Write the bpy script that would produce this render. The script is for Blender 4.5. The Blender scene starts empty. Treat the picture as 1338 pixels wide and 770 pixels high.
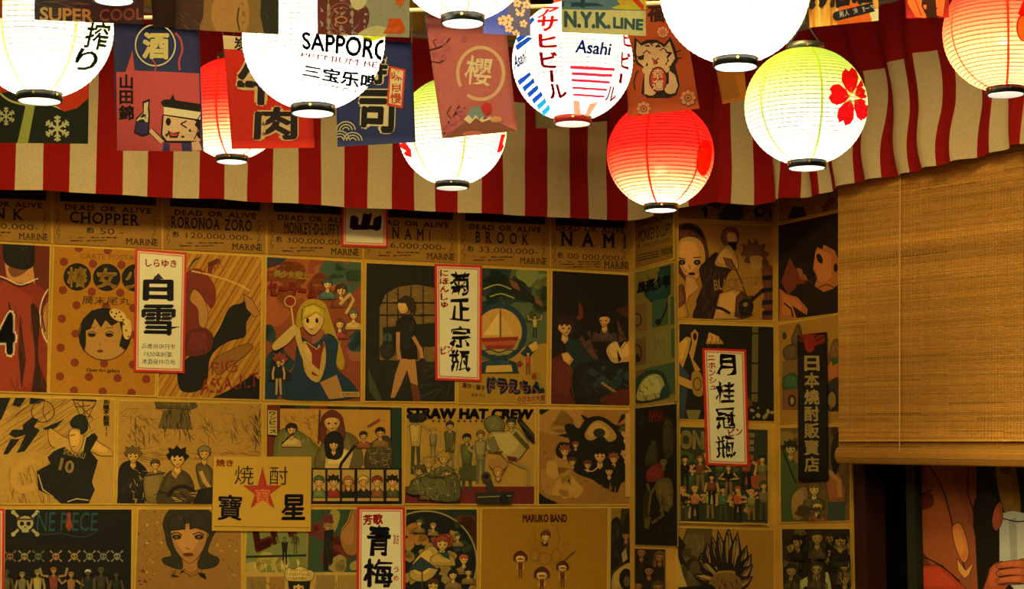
import bpy, bmesh, math, random
from mathutils import Vector, Matrix, noise
from mathutils.geometry import tessellate_polygon
R = random.Random(7)
SC = bpy.context.scene
COL = SC.collection
# ------------------------------------------------ camera
F = 2600.0                       # focal length in pixels of the 1338-wide frame
PITCH = math.atan(275 / F)
EYE = Vector((0, 0, 1.5))
FW = Vector((0, math.cos(PITCH), math.sin(PITCH)))
UP = Vector((0, -math.sin(PITCH), math.cos(PITCH)))
cd = bpy.data.cameras.new('camera'); cam = bpy.data.objects.new('camera', cd); COL.objects.link(cam)
cam.location = EYE; cam.rotation_euler = (math.pi / 2 + PITCH, 0, 0)
cd.sensor_width = 36; cd.lens = 36 * F / 1338; cd.clip_start = .05; cd.clip_end = 60
SC.camera = cam
# ------------------------------------------------ world, lights, exposure
w = bpy.data.worlds.new('world'); SC.world = w; w.use_nodes = True
w.node_tree.nodes['Background'].inputs[0].default_value = (1, .72, .45, 1)
w.node_tree.nodes['Background'].inputs[1].default_value = .04
SC.view_settings.view_transform = 'Standard'; SC.view_settings.look = 'None'
SC.view_settings.exposure = 0.0; SC.view_settings.gamma = 1
SC.cycles.use_denoising = True
SC.cycles.max_bounces = 6; SC.cycles.transparent_max_bounces = 12
SC.cycles.sample_clamp_indirect = 4
def area(name, loc, target, sx, sy, power, col):
    l = bpy.data.lights.new(name, 'AREA'); l.shape = 'RECTANGLE'; l.size = sx; l.size_y = sy
    l.energy = power; l.color = col; l.spread = math.radians(150)
    o = bpy.data.objects.new(name, l); COL.objects.link(o); o.location = loc
    o.rotation_euler = (Vector(target) - Vector(loc)).to_track_quat('-Z', 'Y').to_euler(); return o
area('ceiling_lamp_light', (-.2, 1.6, 3.2), (0, 7, 1.4), 2.0, .6, 40, (1, .76, .32))  # added frontal fill for the flag fronts, not a fixture of the room
for x, y, p in ((-1.6, 4.25, 32), (-.7, 4.5, 34), (.2, 4.6, 34), (.85, 4.0, 17)):      # downlight panels along the poster wall, above the frame
    area('ceiling_panel_light', (x, y, 3.25), (x, y + .5, 0), .9, .25, p, (1, .72, .24))
LW = (.77, .61, .50)             # what white paper on the wall returns under those lamps
LF = (4.9, 4.9, 4.2)             # the same for the hanging flags
# ------------------------------------------------ geometry of the place
def ray(px, py): return FW + Vector((1, 0, 0)) * ((px - 669) / F) + UP * ((385 - py) / F)
def hdir(vpx): r = ray(vpx, 660); r.z = 0; return r.normalized()
DB = hdir(7140); DS = -hdir(-700)
class Plane:
    def __init__(s, p, d, off=0):
        s.d = d; n = Vector((d.y, -d.x, 0)); s.n = n if n.dot(EYE - p) > 0 else -n
        s.p = Vector(p) + s.n * off
    def __call__(s, px, py, o=0):
        r = ray(px, py); t = (s.p + s.n * o - EYE).dot(s.n) / r.dot(s.n); return EYE + r * t
    def col(s, px):              # plan point under image column px (at the horizon)
        v = s(px, 660); v.z = 0; return v
    def off(s, o): return Plane(s.p, s.d, o)
WB = Plane(Vector((0, 7, 0)), DB)
P1 = WB.col(822); WR = Plane(P1, DS)
P2 = WR.col(882); WM = Plane(P2, DB)
P3 = WM.col(1013); WC = Plane(P3, DS)
P4 = WC.col(1114)
ZC = 3.3
# ------------------------------------------------ materials
def lin(c): c = c / 255; return c / 12.92 if c <= .04045 else ((c + .055) / 1.055) ** 2.4
def K(h, L=LW):
    if isinstance(h, tuple): return h
    v = int(h, 16); c = [lin(v >> 16), lin(v >> 8 & 255), lin(v & 255)]
    return tuple(min(.86, x / l) for x, l in zip(c, L)) + (1,)
LFN = (.50, .48, .50)            # flags of the nearer row hang in less light
def KF(h): return K(h, LF)
def KFN(h): return K(h, LFN)
def mat(name, col=None, rough=.8, metal=0, attr=False, noise_amt=0, scale=60, bump=0, stretch=(1, 1, 1), trans=0, spec=.3):
    m = bpy.data.materials.new(name); m.use_nodes = True; t = m.node_tree; N = t.nodes; b = N['Principled BSDF']
    b.inputs['Roughness'].default_value = rough; b.inputs['Metallic'].default_value = metal
    b.inputs['Specular IOR Level'].default_value = spec
    if attr:
        a = N.new('ShaderNodeAttribute'); a.attribute_name = 'Col'; src = a.outputs['Color']
    else:
        a = N.new('ShaderNodeRGB'); a.outputs[0].default_value = (*col[:3], 1); src = a.outputs[0]
    if noise_amt or bump:
        tc = N.new('ShaderNodeTexCoord'); mp = N.new('ShaderNodeMapping'); mp.inputs['Scale'].default_value = stretch
        n = N.new('ShaderNodeTexNoise'); n.inputs['Scale'].default_value = scale; n.inputs['Detail'].default_value = 6
        t.links.new(tc.outputs['Object'], mp.inputs[0]); t.links.new(mp.outputs[0], n.inputs['Vector'])
        mr = N.new('ShaderNodeMapRange'); mr.inputs['To Min'].default_value = 1 - noise_amt; mr.inputs['To Max'].default_value = 1 + noise_amt
        mr.inputs['From Min'].default_value = .25; mr.inputs['From Max'].default_value = .75
        t.links.new(n.outputs['Fac'], mr.inputs['Value'])
        vm = N.new('ShaderNodeVectorMath'); vm.operation = 'SCALE'
        t.links.new(src, vm.inputs[0]); t.links.new(mr.outputs[0], vm.inputs['Scale']); src = vm.outputs[0]
        if bump:
            bp = N.new('ShaderNodeBump'); bp.inputs['Strength'].default_value = bump; bp.inputs['Distance'].default_value = .002
            t.links.new(n.outputs['Fac'], bp.inputs['Height']); t.links.new(bp.outputs[0], b.inputs['Normal'])
    t.links.new(src, b.inputs['Base Color'])
    if trans:
        tr = N.new('ShaderNodeBsdfTranslucent'); mx = N.new('ShaderNodeMixShader'); mx.inputs[0].default_value = trans
        t.links.new(src, tr.inputs[0]); t.links.new(b.outputs[0], mx.inputs[1]); t.links.new(tr.outputs[0], mx.inputs[2])
        t.links.new(mx.outputs[0], N['Material Output'].inputs[0])
    return m
def lantern_mat(name, leak, tr):
    m = bpy.data.materials.new(name); m.use_nodes = True; t = m.node_tree; N = t.nodes; N.remove(N['Principled BSDF'])
    a = N.new('ShaderNodeAttribute'); a.attribute_name = 'Col'
    d = N.new('ShaderNodeBsdfDiffuse'); l = N.new('ShaderNodeBsdfTranslucent'); x = N.new('ShaderNodeMixShader'); x.inputs[0].default_value = tr
    t.links.new(a.outputs[0], d.inputs[0]); t.links.new(a.outputs[0], l.inputs[0]); t.links.new(d.outputs[0], x.inputs[1]); t.links.new(l.outputs[0], x.inputs[2])
    p = N.new('ShaderNodeBsdfTransparent'); t.links.new(a.outputs[0], p.inputs[0]); y = N.new('ShaderNodeMixShader'); y.inputs[0].default_value = leak
    t.links.new(x.outputs[0], y.inputs[1]); t.links.new(p.outputs[0], y.inputs[2]); t.links.new(y.outputs[0], N['Material Output'].inputs[0]); return m
M_INK = mat('poster_ink', attr=True, noise_amt=.10, scale=90, rough=.75)
M_PAPER = mat('kraft_paper', attr=True, noise_amt=.13, scale=45, rough=.85, bump=.15)
M_SIGN = mat('sign_board', attr=True, noise_amt=.03, scale=20, rough=.5)
M_CLOTH = mat('valance_cloth', attr=True, noise_amt=.12, scale=160, rough=.95, bump=.3, trans=.12, spec=.1)
M_FLAG = mat('flag_cloth', attr=True, noise_amt=.08, scale=120, rough=.9, trans=.12, spec=.1)
M_BAMBOO = mat('woven_reed', attr=True, noise_amt=.28, scale=40, rough=.7, stretch=(1, 1, 14), spec=.25)
M_LP = lantern_mat('lantern_paper', .16, .75)
M_LI = lantern_mat('lantern_ink', .0, .8)
M_BLACK = mat('black_plastic', (.012, .014, .012), .35, spec=.5)
M_REDP = mat('red_plastic', (.5, .02, .015), .35, spec=.5)
M_BRASS = mat('brass', (.7, .5, .2), .3, 1)
M_CORD = mat('black_cord', (.01, .01, .01), .7)
M_ROD = mat('grey_painted_rod', (.28, .25, .2), .5)
M_WALL = mat('wall_paper_backing', K('b07c2a'), .9, noise_amt=.15, scale=8)
M_DARK = mat('dark_plaster', (.012, .009, .007), .9, noise_amt=.2, scale=5)
M_FLOOR = mat('dark_floor_tiles', (.08, .05, .035), .5, noise_amt=.3, scale=6)
M_GLASSB = bpy.data.materials.new('bulb_glass'); M_GLASSB.use_nodes = True
_b = M_GLASSB.node_tree.nodes['Principled BSDF']; _b.inputs['Emission Color'].default_value = (1, .85, .6, 1); _b.inputs['Emission Strength'].default_value = 12
# ------------------------------------------------ mesh building
def build(name, verts, faces, m, parent=None, cols=None, smooth=False):
    me = bpy.data.meshes.new(name); me.from_pydata([tuple(v) for v in verts], [], faces)
    ms = m if isinstance(m, list) else [m]
    for x in ms: me.materials.append(x)
    if cols is not None:
        at = me.color_attributes.new('Col', 'FLOAT_COLOR', 'POINT'); at.data.foreach_set('color', [x for c in cols for x in c])
    if smooth: me.polygons.foreach_set('use_smooth', [True] * len(me.polygons))
    me.update(); o = bpy.data.objects.new(name, me); COL.objects.link(o)
    if parent: o.parent = parent; o.matrix_parent_inverse = Matrix.Translation(-parent.location)
    return o
def tag(o, label, cat, group=None, kind=None):
    if label: o['label'] = label
    if cat: o['category'] = cat
    if group: o['group'] = group
    if kind: o['kind'] = kind
    return o
def empty(name, loc): e = bpy.data.objects.new(name, None); COL.objects.link(e); e.location = loc; e.empty_display_size = .05; return e
class MB:
    def __init__(s): s.v = []; s.f = []; s.c = []
    def add(s, vs, fs, c=(1, 1, 1, 1)):
        n = len(s.v); s.v += vs; s.f += [[i + n for i in f] for f in fs]; s.c += [c] * len(vs)
    def hexa(s, q, back, c=(1, 1, 1, 1)):      # q: 4 front corners, back: offset vector
        s.add([*q, *[p + back for p in q]], [(0, 1, 2, 3), (7, 6, 5, 4), (0, 4, 5, 1), (1, 5, 6, 2), (2, 6, 7, 3), (3, 7, 4, 0)], c)
    def tube(s, a, b, r, n=8, c=(1, 1, 1, 1), cap=True):
        a = Vector(a); b = Vector(b); d = (b - a).normalized(); u = d.orthogonal().normalized(); w_ = d.cross(u)
        vs = [p + (u * math.cos(2 * math.pi * i / n) + w_ * math.sin(2 * math.pi * i / n)) * r for p in (a, b) for i in range(n)]
        fs = [(i, (i + 1) % n, n + (i + 1) % n, n + i) for i in range(n)]
        if cap: fs += [tuple(range(n))[::-1], tuple(range(n, 2 * n))]
        s.add(vs, fs, c)
    def lathe(s, c0, prof, n=48, c=(1, 1, 1, 1), closed=False):
        vs = [c0 + Vector((r * math.cos(2 * math.pi * i / n), r * math.sin(2 * math.pi * i / n), z)) for r, z in prof for i in range(n)]
        k = len(prof); fs = [(j * n + i, j * n + (i + 1) % n, ((j + 1) % k) * n + (i + 1) % n, ((j + 1) % k) * n + i) for j in range(k if closed else k - 1) for i in range(n)]
        s.add(vs, fs, c)
    def build(s, name, m, parent=None, smooth=False): return build(name, s.v, s.f, m, parent, s.c, smooth)
# ------------------------------------------------ flat print: drawn as coloured paper-thin shapes on a surface
GL = {}
def glyph(txt, bold=0, res=3):
    k = (txt, bold, res)
    if k in GL: return GL[k]
    c = bpy.data.curves.new('t', 'FONT'); c.body = txt; c.offset = bold; c.resolution_u = res; c.fill_mode = 'FRONT'
    o = bpy.data.objects.new('t', c); me = bpy.data.meshes.new_from_object(o)
    me.calc_loop_triangles(); v = [(x.co.x, x.co.y) for x in me.vertices]; f = [tuple(t.vertices) for t in me.loop_triangles]
    bpy.data.objects.remove(o); bpy.data.curves.remove(c); bpy.data.meshes.remove(me)
    xs = [p[0] for p in v] or [0]; ys = [p[1] for p in v] or [0]
    GL[k] = (v, f, min(xs), min(ys), max(xs), max(ys)); return GL[k]
def pts(s): return [tuple(float(z) for z in q.split(',')) for q in s.split()] if isinstance(s, str) else list(s)
def smooth_closed(p, k=4, closed=True):
    n = len(p); o = []
    for i in range(n if closed else n - 1):
        g = (lambda j: p[j % n]) if closed else (lambda j: p[max(0, min(n - 1, j))])
        a, b, c, d = g(i - 1), g(i), g(i + 1), g(i + 2)
        for t in range(k):
            t /= k
            o.append(tuple(.5 * (2 * b[m] + (c[m] - a[m]) * t + (2 * a[m] - 5 * b[m] + 4 * c[m] - d[m]) * t * t + (3 * b[m] - a[m] - 3 * c[m] + d[m]) * t ** 3) for m in (0, 1)))
    if not closed: o.append(p[-1])
    return o
class Art:
    def __init__(s, S, clip=None, base=.0012, step=.00007, cf=K, maxlen=0):
        s.S = S; s.clip = clip; s.o = base; s.step = step; s.cf = cf; s.ml = maxlen; s.auto = False; s.seed = random.Random(5); s.v = []; s.f = []; s.c = []
        if clip:
            a = sum(clip[i][0] * clip[(i + 1) % 4][1] - clip[(i + 1) % 4][0] * clip[i][1] for i in range(4)); s.sg = 1 if a > 0 else -1
    def cl(s, poly):
        for i in range(4):
            (ax, ay), (bx, by) = s.clip[i], s.clip[(i + 1) % 4]; ex, ey = bx - ax, by - ay
            d = [s.sg * (ex * (p[1] - ay) - ey * (p[0] - ax)) for p in poly]
            if all(x >= 0 for x in d): continue
            out = []
            for j in range(len(poly)):
                k = (j + 1) % len(poly)
                if d[j] >= 0: out.append(poly[j])
                if (d[j] >= 0) != (d[k] >= 0):
                    t = d[j] / (d[j] - d[k]); out.append((poly[j][0] + (poly[k][0] - poly[j][0]) * t, poly[j][1] + (poly[k][1] - poly[j][1]) * t))
            poly = out
            if len(poly) < 3: return []
        return poly
    def emit(s, col, v2, tris, adv=True):
        c = s.cf(col)
        if s.ml:
            todo = list(tris); v2 = list(v2); out = []; mid = {}
            def m(i, j):
                k = (min(i, j), max(i, j))
                if k not in mid: v2.append(((v2[i][0] + v2[j][0]) / 2, (v2[i][1] + v2[j][1]) / 2)); mid[k] = len(v2) - 1
                return mid[k]
            while todo:
                a, b, d = todo.pop(); L = [(math.dist(v2[x], v2[y]), x, y, z) for x, y, z in ((a, b, d), (b, d, a), (d, a, b))]; l, x, y, z = max(L)
                if l > s.ml: q = m(x, y); todo += [(x, q, z), (q, y, z)]
                else: out.append((a, b, d))
            tris = out
        ins = None
        if s.clip:
            ins = []
            for p in v2:
                ok = True
                for i in range(4):
                    (ax, ay), (bx, by) = s.clip[i], s.clip[(i + 1) % 4]
                    if s.sg * ((bx - ax) * (p[1] - ay) - (by - ay) * (p[0] - ax)) < 0: ok = False; break
                ins.append(ok)
        mp = {}
        def vi(i):
            if i not in mp:
                p = s.S(v2[i][0], v2[i][1], s.o)
                if p is None: return None
                mp[i] = len(s.v); s.v.append(p); s.c.append(c)
            return mp[i]
        for t in tris:
            if ins is None or all(ins[i] for i in t):
                q = [vi(i) for i in t]
                if None not in q: s.f.append(q)
            else:
                q = s.cl([v2[i] for i in t])
                if len(q) > 2:
                    w3 = [s.S(x, y, s.o) for x, y in q]
                    if None in w3: continue
                    n = len(s.v); s.v += w3; s.c += [c] * len(q); s.f.append(list(range(n, n + len(q))))
        if adv: s.o += s.step
        return s
    def p(s, col, P, sm=0, adv=True):
        P = pts(P)
        big = len(P)
        if sm: P = smooth_closed(P)
        s.emit(col, P, tessellate_polygon([[Vector((x, y, 0)) for x, y in P]]), adv)
        if s.auto and adv and big >= 5:
            xs = [p[0] for p in P]; ys = [p[1] for p in P]; sz = max(max(xs) - min(xs), max(ys) - min(ys))
            if 7 < sz < 90:
                cc = s.cf(col)
                A = abs(sum(P[i][0] * P[(i + 1) % len(P)][1] - P[(i + 1) % len(P)][0] * P[i][1] for i in range(len(P)))) / 2
                if A > .55 * (max(xs) - min(xs)) * (max(ys) - min(ys)):
                    cx, cy = sum(xs) / len(xs), sum(ys) / len(ys); s.emit(tuple(min(.86, k * 1.35) for k in cc[:3]) + (1,), [(cx + (x - cx) * .68 - sz * .05, cy + (y - cy) * .68 - sz * .05) for x, y in P], tessellate_polygon([[Vector((x, y, 0)) for x, y in P]]))
                cx, cy = sum(xs) / len(xs), sum(ys) / len(ys)
                if sz > 11 and A > .7 * (max(xs) - min(xs)) * (max(ys) - min(ys)) and cc[0] * .5 + cc[1] * .5 < .16:
                    q_ = s.seed; k_ = (min(.86, cc[0] * 2.4 + .03), min(.86, cc[1] * 2.4 + .02), min(.86, cc[2] * 2.4 + .006), 1)
                    for _ in range(int(sz / 5)):
                        x, y = cx + q_.uniform(-.28, .28) * (max(xs) - min(xs)), cy + q_.uniform(-.3, .3) * (max(ys) - min(ys)); t = q_.uniform(1.1, 2.0); L_ = sz * q_.uniform(.07, .16)
                        s.l(k_, .7, [(x - L_ * math.cos(t), y - L_ * math.sin(t)), (x + q_.uniform(-1, 1), y), (x + L_ * math.cos(t), y + L_ * math.sin(t))], adv=False, taper=.8)
                    s.o += s.step
                s.l('1c130a', .75 if sz > 14 else .5, P + [P[0]])
        return s
    def r(s, col, x0, y0, x1, y1, sk=0, adv=True): return s.p(col, [(x0, y0), (x1, y0 + sk), (x1, y1 + sk), (x0, y1)], adv=adv)
    def e(s, col, x, y, rx, ry=None, rot=0, adv=True, n=20):
        ry = ry or rx; c, d = math.cos(rot), math.sin(rot)
        P = [(x + rx * math.cos(a) * c - ry * math.sin(a) * d, y + rx * math.cos(a) * d + ry * math.sin(a) * c) for a in [2 * math.pi * i / n for i in range(n)]]
        return s.emit(col, P, [(0, i, i + 1) for i in range(1, n - 1)], adv)
    def l(s, col, w_, P, sm=0, adv=True, taper=0, closed=0):
        P = pts(P)
        if sm: P = smooth_closed(P, closed=bool(closed))
        elif closed: P = P + [P[0]]
        if closed and sm: P = P + [P[0]]
        n = len(P); v = []
        for i in range(n):
            a = P[max(0, i - 1)]; b = P[min(n - 1, i + 1)]; dx, dy = b[0] - a[0], b[1] - a[1]; L = math.hypot(dx, dy) or 1
            h = w_ / 2 * (1 - taper * abs(2 * i / (n - 1) - 1)) ; v += [(P[i][0] - dy / L * h, P[i][1] + dx / L * h), (P[i][0] + dy / L * h, P[i][1] - dx / L * h)]
        return s.emit(col, v, [t for i in range(n - 1) for t in ((2 * i, 2 * i + 1, 2 * i + 3), (2 * i, 2 * i + 3, 2 * i + 2))], adv)
    def ring(s, col, w_, x, y, rx, ry=None, a0=0, a1=360, n=36):
        ry = ry or rx; return s.l(col, w_, [(x + rx * math.cos(math.radians(a0 + (a1 - a0) * i / n)), y + ry * math.sin(math.radians(a0 + (a1 - a0) * i / n))) for i in range(n + 1)])
    def q(s, col, txt, Q, b=0, wob=0, em=False, res=3):    # text mapped into a quad TL,TR,BR,BL
        v, f, x0, y0, x1, y1 = glyph(txt, 0, res)
        if not v: return s
        if em:
            cx, cy = (x0 + x1) / 2, (y0 + y1) / 2; h = .49; x0, x1, y0, y1 = cx - h, cx + h, cy - h, cy + h
        if b > .004:
            D = [(1, .2), (-1, -.2), (.2, 1), (-.2, -1)] if b < .03 else [(math.cos(k * math.pi / 4 + .2), math.sin(k * math.pi / 4 + .2)) for k in range(8)] + ([(.5 * math.cos(k * 1.57 + .9), .5 * math.sin(k * 1.57 + .9)) for k in range(4)] if b > .05 else [])
            n = len(v); v, f = [(x + dx * b, y + dy * b) for dx, dy in [(0, 0)] + D for x, y in v], [tuple(i + n * k for i in t) for k in range(len(D) + 1) for t in f]
            if not em: x0 -= b; x1 += b; y0 -= b; y1 += b
        o = []
        for x, y in v:
            u = (x - x0) / max(1e-6, x1 - x0); t = (y1 - y) / max(1e-6, y1 - y0)
            px = (Q[0][0] * (1 - u) + Q[1][0] * u) * (1 - t) + (Q[3][0] * (1 - u) + Q[2][0] * u) * t
            py = (Q[0][1] * (1 - u) + Q[1][1] * u) * (1 - t) + (Q[3][1] * (1 - u) + Q[2][1] * u) * t
            if wob: px += wob * noise.noise((px * .22, py * .22, 3)); py += wob * noise.noise((px * .22, py * .22, 9))
            o.append((px, py))
        return s.emit(col, o, f)
    def t(s, col, txt, x0, y0, x1, y1, b=0, sk=0, lean=0, wob=0): return s.q(col, txt, [(x0 + lean, y0), (x1 + lean, y0 + sk), (x1, y1 + sk), (x0, y1)], b, wob)
    SER = {'H': 'LRlr', 'R': 'Llr', 'P': 'Ll', 'E': 'Ll', 'N': 'LlR', 'A': 'lr', 'M': 'LRlr', 'I': 'Cc', 'K': 'LRlr', 'D': 'Ll', 'B': 'Ll', 'L': 'Ll', 'U': 'LR', 'V': 'LR', 'F': 'Ll', 'T': 'c', 'Y': 'LRc'}
    def sf(s, col, txt, x0, y0, x1, y1, b=0, sk=0):               # capitals with serifs
        W = [(.45 if ch == ' ' else .3 if ch in '·' else glyph(ch)[4] - glyph(ch)[2] + .12) for ch in txt]; T = sum(W); x = x0; o = s.o; h = y1 - y0
        for ch, w_ in zip(txt, W):
            d = (x1 - x0) * w_ / T; ya = y0 + sk * (x - x0) / (x1 - x0); g = (x1 - x0) * .12 / T / 2; l_, r_ = x + g, x + d - g; s.o = o
            if ch == '·': s.e(col, (l_ + r_) / 2, ya + h / 2, h * .09)
            elif ch != ' ':
                s.q(col, ch, [(l_, ya), (r_, ya), (r_, ya + h), (l_, ya + h)], b)
                st = min(h * .17, d * .22); bw = st * 1.05; th = max(.5, h * .055)
                for k in s.SER.get(ch, ''):
                    xc = {'L': l_ + st * .35, 'l': l_ + st * .35, 'R': r_ - st * .35, 'r': r_ - st * .35, 'C': (l_ + r_) / 2, 'c': (l_ + r_) / 2}[k]; yc = ya + th / 2 if k.isupper() else ya + h - th / 2
                    s.r(col, xc - bw, yc - th / 2, xc + bw, yc + th / 2, adv=False)
            x += d
        s.o = o + 2 * s.step; return s
    def vt(s, col, txt, x0, y0, x1, y1, b=0, wob=0, lean=0, sk=0):      # vertical writing
        n = len(txt); h = (y1 - y0) / n
        for i, ch in enumerate(txt):
            dx = lean * i / n; ya = y0 + i * h; o = s.o
            s.q(col, ch, [(x0 + dx, ya), (x1 + dx, ya + sk), (x1 + dx, ya + h * .96 + sk), (x0 + dx, ya + h * .96)], b, wob, em=True); s.o = o
        s.o += s.step; return s
    def st(s, col, n, x0, y0, x1, y1, L, ang, w_=.7, spread=15, seed=1):  # loose pen strokes
        r = random.Random(seed)
        for i in range(n):
            x, y = r.uniform(x0, x1), r.uniform(y0, y1); a = math.radians(ang + r.uniform(-spread, spread)); l = L * r.uniform(.4, 1.2)
            s.l(col, w_ * r.uniform(.5, 1.3), [(x, y), (x + l * .5 * math.cos(a) + r.uniform(-1, 1), y + l * .5 * math.sin(a)), (x + l * math.cos(a), y + l * math.sin(a))], adv=False, taper=.6)
        s.o += s.step; return s
    def bl(s, col, n, x0, y0, x1, y1, rad, seed=1):                 # loose brush blobs
        r = random.Random(seed)
        for i in range(n):
            x, y = r.uniform(x0, x1), r.uniform(y0, y1); R0 = rad * r.uniform(.4, 1.3); m = 9
            s.p(col, [(x + R0 * r.uniform(.6, 1.2) * math.cos(6.283 * k / m), y + R0 * r.uniform(.5, 1.1) * math.sin(6.283 * k / m)) for k in range(m)], sm=1, adv=False)
        s.o += s.step; return s
    def bust(s, x, y, r, skin='b27a3a', hair='1e160c', top='3a2a14', line='20160a', style=0, w_=1.9, face=1, turn=0):
        if top: s.p(top, [(x - w_ * r, y + 3.2 * r), (x - w_ * r * .9, y + 1.9 * r), (x - .5 * r, y + 1.35 * r), (x + .5 * r, y + 1.35 * r), (x + w_ * r * .9, y + 1.9 * r), (x + w_ * r, y + 3.2 * r)])
        s.p(skin, [(x - .33 * r, y + .6 * r), (x + .33 * r, y + .6 * r), (x + .45 * r, y + 1.5 * r), (x, y + 2 * r), (x - .45 * r, y + 1.5 * r)])
        if style == 1: s.p(hair, [(x - 1.05 * r, y - .3 * r), (x, y - 1.25 * r), (x + 1.05 * r, y - .3 * r), (x + 1.3 * r, y + 1.6 * r), (x + .7 * r, y + 1.9 * r), (x + .4 * r, y), (x - .4 * r, y), (x - .7 * r, y + 1.9 * r), (x - 1.3 * r, y + 1.6 * r)], sm=1)
        s.p(skin, [(x - .78 * r, y - .4 * r), (x, y - .95 * r), (x + .78 * r, y - .4 * r), (x + .72 * r, y + .35 * r), (x + .1 * r + turn * .2 * r, y + 1.05 * r), (x - .1 * r + turn * .2 * r, y + 1.05 * r), (x - .72 * r, y + .35 * r)], sm=1)
        if style == 0: H = [(x - .95 * r, y + .2 * r), (x - 1.1 * r, y - .6 * r), (x - .5 * r, y - 1.2 * r), (x + .3 * r, y - 1.25 * r), (x + 1.0 * r, y - .8 * r), (x + .98 * r, y + .2 * r), (x + .7 * r, y - .35 * r), (x + .3 * r, y - .3 * r), (x, y - .55 * r), (x - .35 * r, y - .25 * r), (x - .7 * r, y - .35 * r)]
        elif style == 2: H = [(x - 1.0 * r, y + .1 * r), (x - 1.35 * r, y - .5 * r), (x - .95 * r, y - .75 * r), (x - 1.1 * r, y - 1.35 * r), (x - .45 * r, y - 1.15 * r), (x - .1 * r, y - 1.6 * r), (x + .35 * r, y - 1.15 * r), (x + 1.0 * r, y - 1.4 * r), (x + .95 * r, y - .7 * r), (x + 1.4 * r, y - .35 * r), (x + .9 * r, y + .2 * r), (x + .6 * r, y - .4 * r), (x + .2 * r, y - .15 * r), (x, y - .5 * r), (x - .4 * r, y - .1 * r), (x - .6 * r, y - .45 * r)]
        else: H = [(x - 1 * r, y + .5 * r), (x - 1.05 * r, y - .5 * r), (x, y - 1.25 * r), (x + 1.05 * r, y - .5 * r), (x + 1 * r, y + .5 * r), (x + .7 * r, y - .3 * r), (x, y - .5 * r), (x - .7 * r, y - .3 * r)]
        s.p(hair, H, sm=(style != 2))
        if face and r > 2.5:
            for k in (-1, 1): s.e(line, x + (k * .34 + turn * .15) * r, y + .12 * r, .15 * r, .11 * r, adv=False, n=8)
            s.l(line, .09 * r, [(x + (turn * .2 - .16) * r, y + .62 * r), (x + (turn * .2 + .16) * r, y + .62 * r)], adv=False)
            s.l(line, .06 * r, [(x + turn * .2 * r, y + .25 * r), (x + (turn * .25 + .06) * r, y + .4 * r)])
    def fig(s, x, y, h, skin='b27a3a', hair='1e160c', top='3a2a14', bot='2a1e10', arm=0, style=0, wide=1, lean=0):
        r = h / 13.5 * wide; hy = y - h + r; sh = hy + 1.7 * r; hip = y - h * .48; W = 1.5 * r; lx = lean * h
        X = lambda v, yy: v + x + lx * (y - yy) / h
        for k in (-1, 1):
            s.p(bot, [(X(k * .1 * r, hip), hip), (X(k * 1.1 * r, hip), hip), (X(k * 1.25 * r, y), y), (X(k * .5 * r, y), y)], adv=False)
            ax = X(k * W * 1.05, sh); 
            if arm == 0: A = [(ax, sh), (X(k * W * 1.5, sh), sh + 2.6 * r), (X(k * W * 1.4, hip), hip + .6 * r)]
            elif arm == 1: A = [(ax, sh), (ax + k * 1.6 * r, sh + 1.7 * r), (X(k * .3 * r, hip), hip - .5 * r)]
            elif arm == 2: A = [(ax, sh), (ax + k * 2 * r, sh - .3 * r), (ax + k * 2.6 * r, sh - 2.6 * r)]
            else: A = [(ax, sh), (ax + k * 1.6 * r, sh + 1.2 * r), (ax + k * 2.8 * r, sh + (1.8 if k > 0 else -.6) * r)]
            s.l(skin, .75 * r, A, adv=False)
        s.p(top, [(X(-W, sh), sh), (X(-.4 * r, sh), sh - .5 * r), (X(.4 * r, sh), sh - .5 * r), (X(W, sh), sh), (X(1.05 * r, hip), hip + .3 * r), (X(-1.05 * r, hip), hip + .3 * r)])
        s.bust(X(0, hy), hy, r, skin, hair, None, style=style, face=r > 3)
    def done(s, name, m, parent):
        return build(name, s.v, s.f, m, parent, s.c)
# ------------------------------------------------ the room
def wall(name, a, b, thick=.08, z0=0, z1=ZC, m=M_WALL):
    d = (b - a).normalized(); n = Vector((d.y, -d.x, 0)); n = n if n.dot(Vector((0, 0, 0)) - a) > 0 else -n
    mb = MB(); q = [Vector((a.x, a.y, z0)), Vector((b.x, b.y, z0)), Vector((b.x, b.y, z1)), Vector((a.x, a.y, z1))]
    mb.hexa(q, -n * thick); o = mb.build(name, m); o['kind'] = 'structure'; return o
A0 = WB.col(-260)
wall('wall_back', A0, P1); wall('wall_return', P1, P2); wall('wall_middle', P2, P3); wall('wall_right', P3, P4)
E1 = P4 + DS * 3.0
XL, XR, YF = A0.x, E1.x + .2, -1.2
wall('wall_left', Vector((XL, YF, 0)), A0, m=M_DARK)
wall('wall_front', Vector((XL, YF, 0)), Vector((XR, YF, 0)), m=M_DARK)
wall('wall_side', Vector((XR, YF, 0)), Vector((XR, 7.6, 0)), m=M_DARK)
wall('wall_beyond', Vector((P3.x, 7.6, 0)), Vector((XR, 7.6, 0)), m=M_DARK)
for nm, z, m in (('floor', -.1, M_FLOOR), ('ceiling', ZC, M_DARK)):
    mb = MB(); mb.hexa([Vector((XL, YF, z)), Vector((XR, YF, z)), Vector((XR, YF, z + .1)), Vector((XL, YF, z + .1))], Vector((0, 9.2, 0)))
    mb.build(nm, m)['kind'] = 'structure'
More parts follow.
